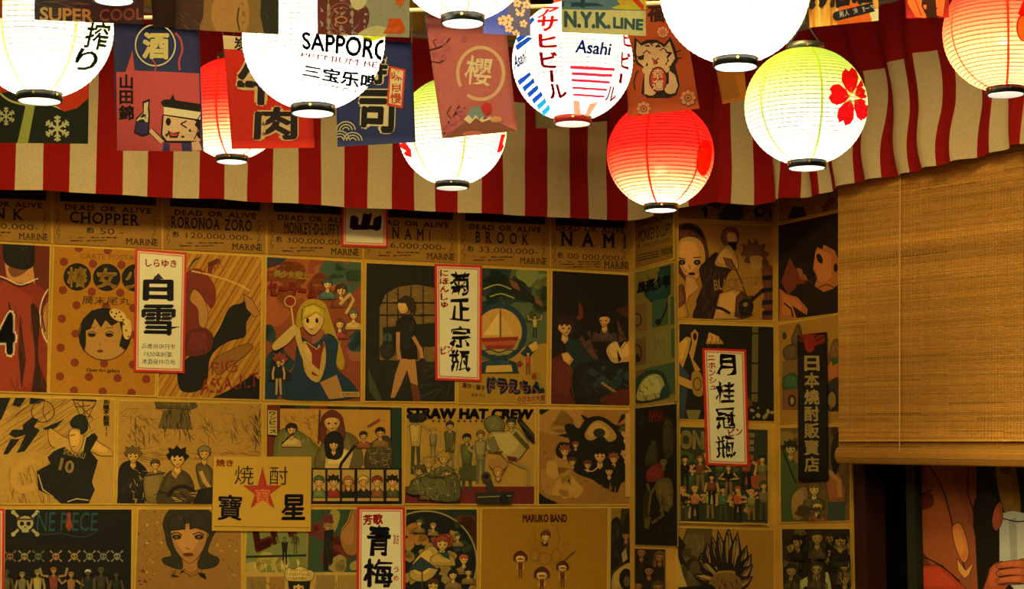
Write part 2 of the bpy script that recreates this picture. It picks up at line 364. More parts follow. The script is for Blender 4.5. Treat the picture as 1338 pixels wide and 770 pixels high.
# posts of the opening below the blind
def post(name, plane, x0, x1, z0, z1, th, c):
    mb = MB(); a, b = plane.col(x0), plane.col(x1); mb.hexa([Vector((a.x, a.y, z0)), Vector((b.x, b.y, z0)), Vector((b.x, b.y, z1)), Vector((a.x, a.y, z1))], -plane.n * th)
    o = mb.build(name, mat(name + '_paint', K(c), .7, noise_amt=.2, scale=12)); o['kind'] = 'structure'; return o
WD = WC.off(-.06)
post('door_frame', WC.off(-.005), 1113, 1131, 0, 2.3, .08, '2c0d08')
post('trim_post', WD, 1184, 1196, 0, 2.3, .05, '1e2012')
# ------------------------------------------------ valance
def plan_seg(pl_px): pass
nodes = [WB.off(.20).col(-190), WB.off(.20).col(826), WM.off(.30).col(938), WC.off(.22).col(1014), WC.off(.16).col(1100), WC.off(.16).col(1400)]
def plan_at(px):           # where image column px meets the valance path
    r = ray(px, 660); r.z = 0
    for a, b in zip(nodes, nodes[1:]):
        d = b - a; den = r.x * d.y - r.y * d.x
        t = (a.x * d.y - a.y * d.x) / den; u = (a.x * r.y - a.y * r.x) / den
        if t > 0 and -1e-6 <= u <= 1 + 1e-6: n = Vector((d.y, -d.x, 0)).normalized(); return r * t, (n if n.dot(-a) > 0 else -n)
    return None
hem = [(-180, 236), (0, 248), (55, 249), (150, 255), (287, 261), (440, 270), (600, 278), (690, 282), (760, 286), (824, 288), (850, 284), (885, 274), (938, 263), (941, 266), (984, 271), (1005, 268), (1014, 265), (1032, 259), (1062, 256), (1100, 246), (1138, 235), (1239, 217), (1338, 191), (1400, 179)]
def hem_y(px):
    for (a, ya), (b, yb) in zip(hem, hem[1:]):
        if a <= px <= b: return ya + (yb - ya) * (px - a) / (b - a)
B = [-175, -138, -100, -64, -28, 8, 45, 81, 116, 151, 185, 219, 253, 286, 318, 351, 384, 415, 447, 478, 509, 540, 568, 597, 627, 657, 687, 716, 745, 770, 796, 824, 857, 880, 904, 936, 956, 984, 1012, 1028, 1046, 1062, 1074, 1089, 1104, 1124, 1138, 1157, 1175, 1196, 1218, 1239, 1260, 1283, 1306, 1330, 1352, 1376, 1398]
CREAM, RED = (.62, .53, .34, 1), (.30, .010, .010, 1)
p_, n_ = plan_at(545); ZT = None
def z_at(px, py): pt, _ = plan_at(px); r = ray(px, py); t = math.hypot(pt.x, pt.y) / math.hypot(r.x, r.y); return EYE.z + r.z * t
ZT = z_at(545, 46); ZS = z_at(670, 133)
print('valance z', ZT, ZS, z_at(1180, 63), z_at(1100, 246))
mb = MB(); idx = 0; first_cream = True
for i in range(len(B) - 1):
    cream = (i % 2 == 1)
    # red between 8 and ... : B[5]=8 starts a cream stripe
    cream = ((i - 5) % 2 == 0) if B[i] < 936 else ((i - 36) % 2 == 0)
    SUB = 4; rows = 26; wav = 0 if B[i] < 1014 else 1
    grid = []
    for k in range(SUB + 1):
        px = B[i] + (B[i + 1] - B[i]) * k / SUB; pt, n = plan_at(px); zb = z_at(px, hem_y(px)); zs = ZS + (.0 if px < 1000 else .0)
        colv = []
        for j in range(rows + 1):
            z = zb + (zs - zb) * j / (rows * .6) if j <= rows * .6 else zs + (ZT - zs) * (j - rows * .6) / (rows * .4)
            if abs(j - rows * .6) < .5: z = zs
            up = (z - zb)
            amp = .008 if px < 830 else .016
            o = amp * math.sin(px * .052 + 1.3 * math.sin(up * 4)) + .5 * amp * math.sin(px * .021 + up * 6)
            o += .012 * noise.noise((px * .02, up * 5, 1))
            if px > 938: o += .03 if px < 1014 else 0
            side = Vector((0, 0, 0))
            if px > 1014: side = (Vector((n.y, -n.x, 0))) * (.020 * math.sin(up * 13 + px * .012) * min(1, up * 6) * min(1, (px - 1014) / 60))
            if px > 1014: o += .014 * math.sin(px * .16 + up * 5)
            colv.append(Vector((pt.x, pt.y, z)) + n * o + side)
        grid.append(colv)
    for k in range(SUB):
        for j in range(rows):
            q = [grid[k][j], grid[k + 1][j], grid[k + 1][j + 1], grid[k][j + 1]]
            mb.add(q, [(0, 1, 2, 3)], RED if (not cream or j >= round(rows * .6)) else CREAM)
val = mb.build('striped_valance', M_CLOTH)
me = val.data; bm = bmesh.new(); bm.from_mesh(me); cl = bm.verts.layers.float_color['Col']
# weld only the corners that share a colour so the stripes keep crisp edges
bmesh.ops.remove_doubles(bm, verts=[v for v in bm.verts if v[cl][1] < .1], dist=1e-5)
bmesh.ops.remove_doubles(bm, verts=[v for v in bm.verts if v[cl][1] >= .1], dist=1e-5)
for f in bm.faces: f.smooth = True
bm.to_mesh(me); bm.free()
tag(val, 'long red and cream striped cloth valance hanging above the poster wall', 'valance')
# rail carrying the valance
mb = MB()
for a, b in zip(nodes, nodes[1:]): mb.tube(Vector((a.x, a.y, ZT)), Vector((b.x, b.y, ZT)), .012)
val_rail = mb.build('curtain_rail', M_ROD, val)
mb = MB()
for a in nodes[:-1] + [nodes[0].lerp(nodes[1], .35), nodes[0].lerp(nodes[1], .7)]: mb.tube(Vector((a.x, a.y, ZT)), Vector((a.x, a.y, ZC)), .006)
mb.build('rail_hanger', M_ROD, val)['kind'] = 'stuff'
# ------------------------------------------------ reed blind
BP = WC.off(.10)
q4 = [(1095, 222), (1420, 168), (1420, 613), (1096, 606)]
def bil(u, t, o=0):
    x = (q4[0][0] * (1 - u) + q4[1][0] * u) * (1 - t) + (q4[3][0] * (1 - u) + q4[2][0] * u) * t
    # columns stay vertical; rows fan out as seen
    y = (q4[0][1] * (1 - u) + q4[1][1] * u) * (1 - t) + (q4[3][1] * (1 - u) + q4[2][1] * u) * t
    return BP(x, y, o)
bl = empty('roller_blind', bil(.5, .99))
tag(bl, 'golden woven reed roller blind lowered over the dark doorway at right', 'blind')
mb = MB(); r = random.Random(3); NS = 190; NSEG = 9
for j in range(NS):
    t0, t1 = j / NS * .985, (j + .86) / NS * .985; base = r.uniform(.78, 1.1) * (1.04 + .30 * noise.noise((j * .09, 5, 1))); dk = r.random() < .16; ph = r.uniform(0, 9)
    o = .004 + r.uniform(-.0009, .0012) + .010 * math.sin(t0 * 5) * .3
    for k in range(NSEG):
        g = base * (1 + .16 * noise.noise((k * .9 + ph, j * .3, 2))) * (.70 if dk and 1.6 < (k + ph) % 6 < 4.2 else 1)
        c = (.56 * g, .29 * g, .055 * g, 1); u0, u1 = k / NSEG, (k + 1) / NSEG
        mb.hexa([bil(u0, t1, o), bil(u1, t1, o), bil(u1, t0, o), bil(u0, t0, o)], -BP.n * .002, c)
mb.build('reed_slats', M_BAMBOO, bl)['kind'] = 'stuff'
mb = MB()
for k in range(76):
    u = (k + .5) / 76; g = r.uniform(.8, 1.1)
    for j in range(12):
        a, b = bil(u - .0009, j / 12 * .985, .0075 + .003 * math.sin(j / 12 * 5)), bil(u + .0009, j / 12 * .985, .0075 + .003 * math.sin(j / 12 * 5))
        c, d = bil(u - .0009, (j + 1) / 12 * .985, .0075 + .003 * math.sin((j + 1) / 12 * 5)), bil(u + .0009, (j + 1) / 12 * .985, .0075 + .003 * math.sin((j + 1) / 12 * 5))
        mb.add([a, b, d, c], [(0, 1, 2, 3)], (.52 * g, .30 * g, .07 * g, 1))
mb.build('weaving_thread', M_INK, bl)['kind'] = 'stuff'
mb = MB(); mb.tube(bil(.25, -.0, .016), bil(.245, .985, .016), .0016, c=(.75, .48, .16, 1)); mb.build('pull_cord', M_INK, bl)
mb = MB()
mb.hexa([bil(0, .925, .014), bil(1, .919, .014), bil(1, .912, .014), bil(0, .918, .014)], -BP.n * .008, (.62, .36, .09, 1)); mb.build('batten', M_BAMBOO, bl)
mb = MB()
for j in range(5):
    a, b = bil(0, .958 + j * .008, .004), bil(1, .957 + j * .008, .004); rr = .013 + .004 * math.sin(j)
    mb.tube(a, b, rr, 12, ((.36 + .04 * (j % 2)), .19, .035, 1))
mb.build('rolled_hem', M_BAMBOO, bl)
# ------------------------------------------------ lanterns
def lantern(name, label, cx, cy, rpx, depth, rx, paint, power, ring=M_BLACK, ringw=.30, seams=6, seam_c=None, prints=None, bulb_dz=-.30, tilt=(0, 0), squash=1.0, phase=.2, seam_o=1):
    c0 = EYE + ray(cx, cy) * depth; Rr = rpx * depth / F; rb = Rr * ringw
    e = empty(name, c0); a_end = math.asin(ringw); NP = 34; SUBP = 4; n = 72
    prof = []
    for j in range(NP * SUBP + 1):
        a = a_end + (math.pi - 2 * a_end) * j / (NP * SUBP); f = (j % SUBP) / SUBP
        rr = Rr * (1 - .012 + .012 * math.sin(math.pi * f)); prof.append((rr * math.sin(a), rr * math.cos(a) * squash, a))
    vs, cs = [], []
    for rr, z, a in prof:
        for i in range(n):
            th = 2 * math.pi * i / n; vs.append(c0 + Vector((rr * math.cos(th), rr * math.sin(th), z))); cs.append(paint(math.cos(a), th))
    fs = [(j * n + i, (j + 1) * n + i, (j + 1) * n + (i + 1) % n, j * n + (i + 1) % n) for j in range(len(prof) - 1) for i in range(n)]
    build('paper_shade', vs, fs, M_LP, e, cs, True)
    mb = MB()
    for j in range(1, NP):
        a = a_end + (math.pi - 2 * a_end) * j / NP
        mb.lathe(c0, [(Rr * (.9905) * math.sin(a + d), Rr * .9905 * math.cos(a + d) * squash) for d in (-.008, .008)], 56, tuple(x * .22 for x in paint(math.cos(a), 0)[:3]) + (1,))
    mb.build('wire_ribs', M_LP, e)['kind'] = 'stuff'
    if seam_c:
        for k in range(seams):
            th = phase + 2 * math.pi * k / seams; m2 = MB(); vv = []; NJ = 60
            for j in range(NJ + 1):
                a = a_end + (math.pi - 2 * a_end) * j / NJ
                for d in (-.018, .018): vv.append(c0 + Vector((Rr * 1.002 * math.sin(a) * math.cos(th + d / max(.35, math.sin(a))), Rr * 1.002 * math.sin(a) * math.sin(th + d / max(.35, math.sin(a))), Rr * 1.002 * math.cos(a) * squash)))
            m2.add(vv, [(2 * j, 2 * j + 1, 2 * j + 3, 2 * j + 2) for j in range(NJ)], seam_c); m2.build('seam', M_LI, e)
    h = Rr * .105
    for nm, sg in (('bottom_ring', -1), ('top_ring', 1)):
        zc = sg * Rr * math.cos(a_end) * squash; mb = MB()
        z0, z1 = (zc - h, zc + .006) if sg < 0 else (zc - .006, zc + h)
        mb.lathe(c0, [(rb * 1.04, z0), (rb * 1.04, z1), (rb * 1.04 - .003, z1), (rb * 1.04 - .003, z0)], 40, closed=True)
        ro = mb.build(nm, ring, e, True); ms = MB(); ml = MB(); ml.lathe(c0, [(rb * 1.04 - .0045, z0), (rb * 1.04 - .0045, z1)], 40, (.86, .85, .78, 1)); ml.build('ring_glow_liner', M_LP, ro)  # pale liner added so the ring opening looks lit from within
        for k in range(6):
            th = .5 + k * math.pi / 3; d = Vector((math.cos(th), math.sin(th), 0)); zz = Vector((0, 0, (z0 + z1) / 2))
            ms.tube(c0 + zz + d * rb * 1.03, c0 + zz + d * (rb * 1.04 + .003), .0032, 6)
        ms.build('studs', M_BRASS, ro)['kind'] = 'stuff'
    zt = c0.z + Rr * math.cos(a_end) * squash + h
    mb = MB(); mb.tube(Vector((c0.x - rb, c0.y, zt - .01)), Vector((c0.x, c0.y, zt + .06)), .002, 6); mb.tube(Vector((c0.x + rb, c0.y, zt - .01)), Vector((c0.x, c0.y, zt + .06)), .002, 6)
    mb.tube(Vector((c0.x, c0.y, zt + .05)), Vector((c0.x, c0.y, ZC)), .0025, 6); mb.build('hanging_wire', M_CORD, e)
    zb = c0.z + bulb_dz * Rr
    mb = MB(); mb.tube(Vector((c0.x, c0.y, zb + .045)), Vector((c0.x, c0.y, zt)), .003, 6); mb.tube(Vector((c0.x, c0.y, zb + .035)), Vector((c0.x, c0.y, zb + .075)), .014, 10); mb.build('bulb_socket', M_CORD, e)
    mb = MB(); mb.lathe(Vector((c0.x, c0.y, zb + .012)), [(.001, .03), (.012, .026), (.017, .012), (.014, 0), (.001, -.006)], 16); mb.build('bulb', M_GLASSB, e, True)
    l = bpy.data.lights.new('bulb_light', 'POINT'); l.energy = power; l.color = (1, .93, .80); l.shadow_soft_size = .012
    lo = bpy.data.objects.new('bulb_light', l); COL.objects.link(lo); lo.location = Vector((0, 0, zb - .02 - c0.z)); lo.parent = e
    if prints:
        def S(px, py, o):
            r_ = ray(px, py); ra, rbq = Rr * 1.002 + o, (Rr * 1.002 + o) * squash
            D = Vector((r_.x / ra, r_.y / ra, r_.z / rbq)); O = EYE - c0; O = Vector((O.x / ra, O.y / ra, O.z / rbq))
            A_, B_, C_ = D.dot(D), 2 * O.dot(D), O.dot(O) - 1; dd = B_ * B_ - 4 * A_ * C_
            if dd < 0: return None
            return EYE + r_ * ((-B_ - math.sqrt(dd)) / (2 * A_))
        a = Art(S, None, .0012, .0001, lambda c: c if isinstance(c, tuple) else tuple(lin(int(c[i:i + 2], 16)) for i in (0, 2, 4)) + (1,), maxlen=7)
        for fn in (prints if isinstance(prints, list) else [prints]): a.v, a.f, a.c = [], [], []; fn(a); a.done('painted_design', M_LI, e)
    return tag(e, label, 'lantern', 'round paper lanterns hanging from the ceiling')
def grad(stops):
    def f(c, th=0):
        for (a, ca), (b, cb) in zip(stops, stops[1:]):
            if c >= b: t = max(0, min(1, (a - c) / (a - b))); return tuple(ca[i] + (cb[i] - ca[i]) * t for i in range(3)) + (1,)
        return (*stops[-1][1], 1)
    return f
WHITE = (.86, .85, .78); GREEN = (.34, .50, .06); REDL = (.74, .016, .010)
pw = grad([(1, WHITE), (-1, WHITE)]); pg = grad([(1, GREEN), (.45, (.46, .60, .13)), (.05, (.76, .80, .42)), (-.4, WHITE), (-1, WHITE)])
pgy = grad([(1, (.6, .68, .05)), (.3, (.85, .85, .3)), (-.2, WHITE), (-1, WHITE)])
red_glow = grad([(1, REDL), (.05, REDL), (-.35, (.80, .10, .04)), (-.7, (.88, .36, .16)), (-1, (.9, .5, .25))])  # lower red lightened: the bulb's glow is put into the paper colour
red_glow2 = grad([(1, REDL), (.5, (.80, .05, .025)), (.1, (.84, .16, .06)), (-.4, (.88, .36, .15)), (-.8, (.88, .30, .12)), (-1, (.85, .15, .07))])  # pale belly is bulb glow carried by the paper colour
def blossom(a, x, y, r, col, cen, n=5, rot=-90, sx=1, sy=1):
    for k in range(n):
        t = math.radians(rot + 360 * k / n); u, v = math.cos(t), math.sin(t); P = []
        for d, wq in ((.12, .0), (.30, .22), (.62, .36), (.86, .30), (1.0, .14), (.88, 0), (1.0, -.14), (.86, -.30), (.62, -.36), (.30, -.22)): P.append((x + sx * r * (u * d - v * wq), y + sy * r * (v * d + u * wq)))
        a.p(col, P, adv=False)
    a.o += a.step
    if cen:
        for k in range(n * 2):
            t = math.radians(rot + 180 * k / n); a.l(cen, r * .045, [(x + sx * r * .13 * math.cos(t), y + sy * r * .13 * math.sin(t)), (x + sx * r * .34 * math.cos(t), y + sy * r * .34 * math.sin(t))], adv=False)
        a.ring(cen, r * .05, x, y, r * .13 * sx, r * .13 * sy)
def pr_sak(a):
    a.q('2a3404', '搾', [(116, 28), (146, 30), (138, 68), (108, 62)], .02); a.q('2a3404', 'り', [(104, 62), (132, 68), (122, 96), (94, 90)], .02)
lantern('paper_lantern', 'large round white and yellow-green paper lantern with brush writing, far left', 54, 36, 93, 4.25, 1, pgy, 6, seams=6, seam_c=(.75, .78, .2, 1), prints=pr_sak, phase=.2)
def pr_sap(a):
    a.q('08080c', 'SAPPORO', [(394, 41), (512, 52), (508, 81), (395, 64)], .028)
    a.q('701020', 'PREMIUM BEER', [(394, 68), (516, 84), (514, 93), (393, 74)], .012)
    a.q('08080c', '三宝乐啤', [(398, 84), (496, 98), (494, 122), (394, 99)], .035); a.q('101014', '四川川沿酒航群 大口', [(392, 103), (478, 119), (476, 125), (391, 108)], .02)
    a.p('9aa010', '470,42 482,48 500,44 510,52 498,50 486,54 474,50')
lantern('paper_lantern', 'large round white paper lantern with black beer lettering', 410, 52, 93, 4.25, 1, pw, 8, seams=0, prints=pr_sap)
lantern('paper_lantern', 'white paper lantern with thin red seams cut by the top edge, above the pink flag', 605, -64, 92, 4.35, 1, pw, 7, seams=8, seam_c=(.80, .30, .16, 1))
def pr_asa(a):
    for ch, Q in zip('アサヒビール', [[(706, 8), (732, 9), (722, 22), (700, 24)], [(703, 21), (730, 20), (728, 40), (700, 42)], [(703, 44), (728, 44), (728, 62), (704, 63)], [(704, 66), (728, 68), (730, 90), (707, 88)], [(718, 91), (722.5, 91), (724, 108), (719.5, 108)], [(714, 108), (738, 112), (743, 128), (719, 130)]]): a.q('b0102c', ch, Q, .035)
    for ch, Q in zip('ヒビール', [[(814, 40), (824, 44), (825, 62), (815, 60)], [(812, 66), (824, 70), (823, 92), (811, 88)], [(810.5, 95), (814, 96), (812, 110), (808.5, 109)], [(794, 112), (808, 114), (803, 134), (790, 132)]]): a.q('b0102c', ch, Q, .03)
    a.q('0c2a98', 'Asahi', [(754, 51), (800, 56), (797, 73), (751, 69)], .03); a.q('0c2a98', 'Asahi', [(671, 72), (687, 64), (688, 80), (672, 92)], .03)
    for i, (x0, x1, y) in enumerate([(745, 803, 86), (747, 800, 94), (747, 797, 103), (748, 793, 113), (749, 790, 122)]): a.r('a01838', x0, y, x1, y + 4 - i * .3, 3)
    a.p('d08070', '749,131 757,132 760,156 750,154'); a.p('d08070', '770,136 783,132 768,155 762,155')
    for i in range(6): t = i / 5; a.p('0c3490' if i < 4 else '1a80c0', [(676 + 12 * t * 2.6, 106 + 40 * t), (692 + 11 * t * 2.3, 94 + 42 * t), (694 + 11 * t * 2.3, 98 + 42 * t + 3 * t), (679 + 12 * t * 2.6, 112 + 40 * t)])
    a.p('0c3490', '673,60 690,48 696,50 676,66'); a.p('0c3490', '674,50 690,40 693,44 677,56'); a.p('0c3490', '680,36 696,22 699,26 684,42'); a.p('0c3490', '796,146 812,134 806,146 794,152')
lantern('paper_lantern', 'white paper lantern with red and blue beer writing and a red bottom ring', 748, 80, 79, 4.9, 1, pw, 4.2, ring=M_REDP, seams=0, prints=pr_asa, ringw=.30)
lantern('paper_lantern', 'big plain glowing white lantern with dark green ring, top centre right', 960, -14, 98, 3.98, 1, pw, 12, seams=0, ringw=.29)
def pr_bl(a): blossom(a, 1114, 127, 39, 'c81018', 'f0e090', rot=-100, sx=.80, sy=1)
lantern('paper_lantern', 'green-topped white paper lantern printed with a large red blossom', 1053, 139, 80, 4.9, 1, pg, 3.4, bulb_dz=-.40, seams=6, seam_c=(.42, .55, .06, 1), prints=pr_bl, phase=-1.46, squash=.97)
def pr_rb(a): a.p('e0401c', '912,196 918,184 926,184 930,200 926,222 918,230 910,218', sm=1); a.ring('f0904a', 1, 919, 208, 6, 14)
lantern('paper_lantern', 'red paper lantern glowing white low down, below the lucky cat flag', 863, 202, 70, 5.6, 1, red_glow, 4.6, seams=6, seam_c=(.55, .03, .015, 1), prints=pr_rb, phase=-1.9, bulb_dz=-.42)
def pr_r8(a): a.p('c02010', '1330,18 1338,-2 1352,10 1350,30 1338,24'); a.e('e09030', 1338, 36, 8, 16); a.ring('b02010', 2, 1338, 36, 9, 17)
lantern('paper_lantern', 'red paper lantern with glowing cream belly cut by the right edge', 1312, 42, 79, 4.95, 1, red_glow2, 4.6, seams=6, seam_c=(.70, .08, .02, 1), prints=pr_r8, phase=-1.75, bulb_dz=-.25)
lantern('paper_lantern', 'red and white paper lantern behind the red grilled meat flag', 304, 142, 67, 5.6, 1, red_glow, 5, seams=6, seam_c=(.6, .05, .02, 1), phase=-1.75, bulb_dz=-.36)
pr_gb = [lambda a: a.p('c81818', '522,188 530,186 537,196 538,206 531,204 524,198'), lambda a: a.p('c81818', '655,176 663,174 662,186 655,198 649,200 652,188')]
lantern('paper_lantern', 'green-topped white lantern with red petals, behind the pink blossom flag', 591, 172, 71, 5.6, 1, pg, 3.6, seams=6, seam_c=(.5, .6, .1, 1), prints=pr_gb, phase=-1.3)
lantern('paper_lantern', 'red lantern mostly above the frame, its dark ring over the navy bottle flag', 150, -60, 62, 3.75, 1, red_glow, 3, seams=6, seam_c=(.6, .05, .02, 1), ringw=.42)
# ------------------------------------------------ flags on rods
def rod(name, label, x0, y0, x1, y1, depth):
    a, b = EYE + ray(x0, y0) * depth, EYE + ray(x1, y1) * depth; e = empty(name, (a + b) / 2); mb = MB(); mb.tube(a, b, .006); mb.build('bar', M_ROD, e)
    for k in (.04, .35, .65, .96): p = a.lerp(b, k); m2 = MB(); m2.tube(p, Vector((p.x, p.y, ZC)), .002, 6); m2.build('hanger', M_CORD, e)
    return tag(e, label, 'rod')
rod('flag_rail', 'thin grey rod carrying the navy, red and pink flags', 60, 27, 1010, 0, 5.16)
rod('flag_rail', 'thin rod above the frame carrying the nearer flags', 20, -160, 1290, -150, 3.92)
def flag(name, label, Q, depth, bg, draw, yaw=0, curl=.01, seed=0, group='printed paper flags hung among the lanterns', m=M_FLAG):
    cx, cy = sum(p[0] for p in Q) / 4, sum(p[1] for p in Q) / 4; c0 = EYE + ray(cx, cy) * depth
    cf = KFN if depth < 4.7 else KF
    d = Vector((math.cos(yaw), math.sin(yaw), 0)); n = Vector((d.y, -d.x, 0)); n = n if n.y < 0 else -n
    yt, yb = min(p[1] for p in Q), max(p[1] for p in Q)
    def S(px, py, o):
        r_ = ray(px, py); v = (py - yt) / (yb - yt); w_ = curl * (math.sin(px * .035 + seed) * (.4 + .6 * v) + .5 * math.sin(py * .03 + seed * 2))
        t = (c0 + n * (o + w_) - EYE).dot(n) / r_.dot(n); return EYE + r_ * t
    N = 12; vs = []; fs = []
    for sd in (0, -.0008):
        for j in range(N + 1):
            for i in range(N + 1):
                u, v = i / N, j / N
                x = (Q[0][0] * (1 - u) + Q[1][0] * u) * (1 - v) + (Q[3][0] * (1 - u) + Q[2][0] * u) * v
                y = (Q[0][1] * (1 - u) + Q[1][1] * u) * (1 - v) + (Q[3][1] * (1 - u) + Q[2][1] * u) * v
                vs.append(S(x, y, sd))
    M_ = N + 1
    for b0 in (0, M_ * M_): fs += [(b0 + j * M_ + i, b0 + j * M_ + i + 1, b0 + (j + 1) * M_ + i + 1, b0 + (j + 1) * M_ + i) for j in range(N) for i in range(N)]
    rim = [i for i in range(M_)] + [j * M_ + N for j in range(1, M_)] + [N * M_ + i for i in range(N - 1, -1, -1)] + [j * M_ for j in range(N - 1, 0, -1)]
    fs += [(rim[k], rim[(k + 1) % len(rim)], rim[(k + 1) % len(rim)] + M_ * M_, rim[k] + M_ * M_) for k in range(len(rim))]
    o = build(name, vs, fs, m, None, [cf(bg)] * len(vs), True)
    if 4.5 < depth < 5.4 and yt > -100:
        RA, RB = EYE + ray(60, 27) * 5.16, EYE + ray(1010, 0) * 5.16
        for x, y in (Q[0], Q[1]):
            p = S(x, y, 0); t = (p.x - RA.x) / (RB.x - RA.x); q_ = RA.lerp(RB, t); ms = MB()
            if q_.z > p.z + .006: ms.tube(p, q_, .0016, 6); ms.build('string', M_CORD, o)
    a = Art(S, Q, .0006, .00006, cf, maxlen=16); draw(a)
    if a.v: a.done('print', M_FLAG, o)
    return tag(o, label, 'flag', group)
def snow(a, x, y, r, c):
    for k in range(6):
        t = math.radians(60 * k + 30); u, v = math.cos(t), math.sin(t); a.l(c, r * .17, [(x, y), (x + u * r, y + v * r)], adv=False)
        for d in (.45, .72):
            for s_ in (-1, 1): t2 = t + s_ * .9; a.l(c, r * .13, [(x + u * r * d, y + v * r * d), (x + u * r * d + math.cos(t2) * r * .3, y + v * r * d + math.sin(t2) * r * .3)], adv=False)
    a.o += a.step
def f_snow(a):
    a.p('c84018', '-60,60 118,60 118,126 96,146 60,132 30,118 -20,124 -60,124'); a.p('18231a', '-60,118 20,122 62,134 84,146 104,140 116,128 116,190 -60,190'); a.l('c8cc80', 2.5, '0,122 14,132 40,138 62,136 84,144', sm=1)
    a.p('a8b45a', '34,136 46,136 36,190 22,190'); a.p('d03818', '60,118 90,106 118,108 116,126 98,142 84,146 68,134'); snow(a, 8, 152, 12, 'c8c890'); snow(a, 75, 168, 17, 'd0d09a')
flag('hanging_flag', 'black and red flag with pale snowflakes behind the far left lantern', [(-60, 70), (117, 70), (115, 188), (-60, 186)], 5.15, '18231a', f_snow)
def f_cool(a):
    a.st('5a5c50', 12, 46, 0, 100, 26, 30, 5, 1.2, seed=4); a.t('a8a070', 'SUPER', 52, 9, 122, 27, .03, sk=3); a.t('76705e', 'COOL', 130, 12, 187, 28, .02, sk=-2)
flag('hanging_flag', 'dark grey flag printed with capital letters over the far left lantern', [(45, -150), (187, -150), (188, 32), (45, 26)], 3.95, '2c3644', f_cool)
flag('hanging_flag', 'narrow plain dark grey flag left of the large white lantern', [(188, -150), (229, -150), (229, 36), (200, 36)], 4.05, '2a2628', lambda a: a.st('38343a', 6, 200, 0, 228, 30, 12, 20, 1, seed=2))
def f_bottle(a):
    a.p('c4525a', '152,94 164,94 173,66 176,92 260,96 263,198 153,197'); a.ring('d8d4b0', 1.8, 203, 59, 26, 27)
    a.q('d8cf8c', '酒', [(187, 42), (221, 42), (221, 78), (185, 77)], .045, em=False); a.l('b04c5c', 3, '229,43 236,52 238,66 234,80 235,92', sm=1); a.l('b04c5c', 2, '201,96 204,86 199,78', sm=1)
    a.vt('161014', '山田錦', 155, 97, 175, 158, .035); a.l('503a78', 2.5, '262,96 264,198')
    a.l('20141a', 7.4, '196,170 212,185'); a.l('e6c0a0', 5.5, '196,170 212,186')
    a.p('20141a', '186,133 196,129 195,140 196,147 195,176 186,179 175,174 178,154 187,146'); a.p('d8d0a4', '188,135 194,133 193,142 194,150 193,160 178,158 180,155 188,147'); a.p('343068', '178,159 194,161 193,174 186,176 177,172')
    a.p('20141a', '212,150 262,155 262,190 216,186 210,176'); a.p('e8c4a0', '214,151 258,158 262,184 218,184 212,176'); a.p('e8c4a0', '250,186 260,184 264,196 252,198'); a.p('3c3670', '214,186 222,188 222,198 212,198'); a.p('3c3670', '236,186 250,188 250,198 238,198'); a.p('c4525a', '222,187 237,187 238,198 222,198')
    a.p('18121a', '210,134 214,130 222,130 226,123 229,131 262,136 262,146 215,141'); a.p('ece2c0', '214,139 262,146 262,157 214,150'); a.l('20141a', 1.2, '214,139 262,146'); a.l('20141a', 1.2, '214,150 262,157')
    a.e('18121a', 220, 159, 3.4, 5); a.l('18121a', 1.6, '236,162 244,158'); a.l('18121a', 1.6, '236,162 244,167'); a.p('20141a', '219,170 226,174 235,172 232,180 222,180'); a.p('d04838', '221,172 226,175 233,174 231,178 223,178'); a.l('20141a', 1.4, '262,150 257,158 259,170 254,182')
flag('hanging_flag', 'navy and pink flag with a cartoon man in a headband holding a bottle', [(147, 28), (260, 38), (266, 198), (153, 197)], 5.1, '2c3468', f_bottle, seed=1)
def f_body(a):
    a.p('6e5f3c', '270,-10 300,-20 340,-10 350,30 340,44 266,42 266,20', sm=1); a.p('8a7448', '280,0 320,-6 322,40 282,40', sm=1); a.l('3a3524', 2, '312,10 310,26 313,40'); a.p('2a2f2c', '342,-20 366,-20 366,50 346,48 340,20'); a.st('4e4a44', 10, 232, 0, 262, 34, 14, 30, 1, seed=5)
flag('hanging_flag', 'charcoal flag with an ochre painted figure over the large white lantern', [(229, -150), (365, -150), (364, 45), (229, 38)], 3.95, '333030', f_body, seed=2)
def f_meat(a):
    a.p('d8c498', '291,46 340,50 338,66 292,64'); a.q('201812', '炭', [(306, 48), (324, 49), (324, 66), (306, 66)], .03)
    for c, b in (('dcc090', .105), ('2a1a24', .035)): a.q(c, '牛', [(312 - b * 30, 74 - b * 30), (372 + b * 30, 76), (370 + b * 30, 138 + b * 20), (310 - b * 30, 136 + b * 20)], b); a.q(c, '肉', [(334 - b * 22, 140 - b * 22), (388 + b * 22, 140 - b * 10), (388 + b * 22, 182 + b * 22), (332 - b * 22, 182 + b * 22)], b)
flag('hanging_flag', 'bright red flag with dark outlined meat characters', [(291, 45), (405, 48), (411, 193), (303, 195)], 5.15, 'cc2418', f_meat, seed=3)
def f_sushi(a):
    for c, b in (('d8d0a8', .10), ('0e1018', .035)): a.q(c, '寿', [(468 - b * 20, 66), (506 + b * 20, 68), (506 + b * 20, 110 + b * 20), (470, 110)], b); a.q(c, '司', [(470 - b * 20, 118 - b * 22), (516 + b * 20, 118 - b * 20), (514 + b * 20, 174 + b * 20), (468 - b * 20, 172 + b * 20)], b)
    a.p('c83c30', '509,86 530,91 526,142 505,138'); a.p('e0d0a0', '511,89 527,93 524,138 508,135'); a.vt('b83020', '味自慢', 511, 92, 526, 136, .02, lean=-2)
    for x, y in ((444, 182), (461, 184), (452, 170), (538, 50)):
        for r_ in (12, 8, 4): a.ring('c0bc9c', 1.6, x, y, r_, r_ * .9, 180, 360)
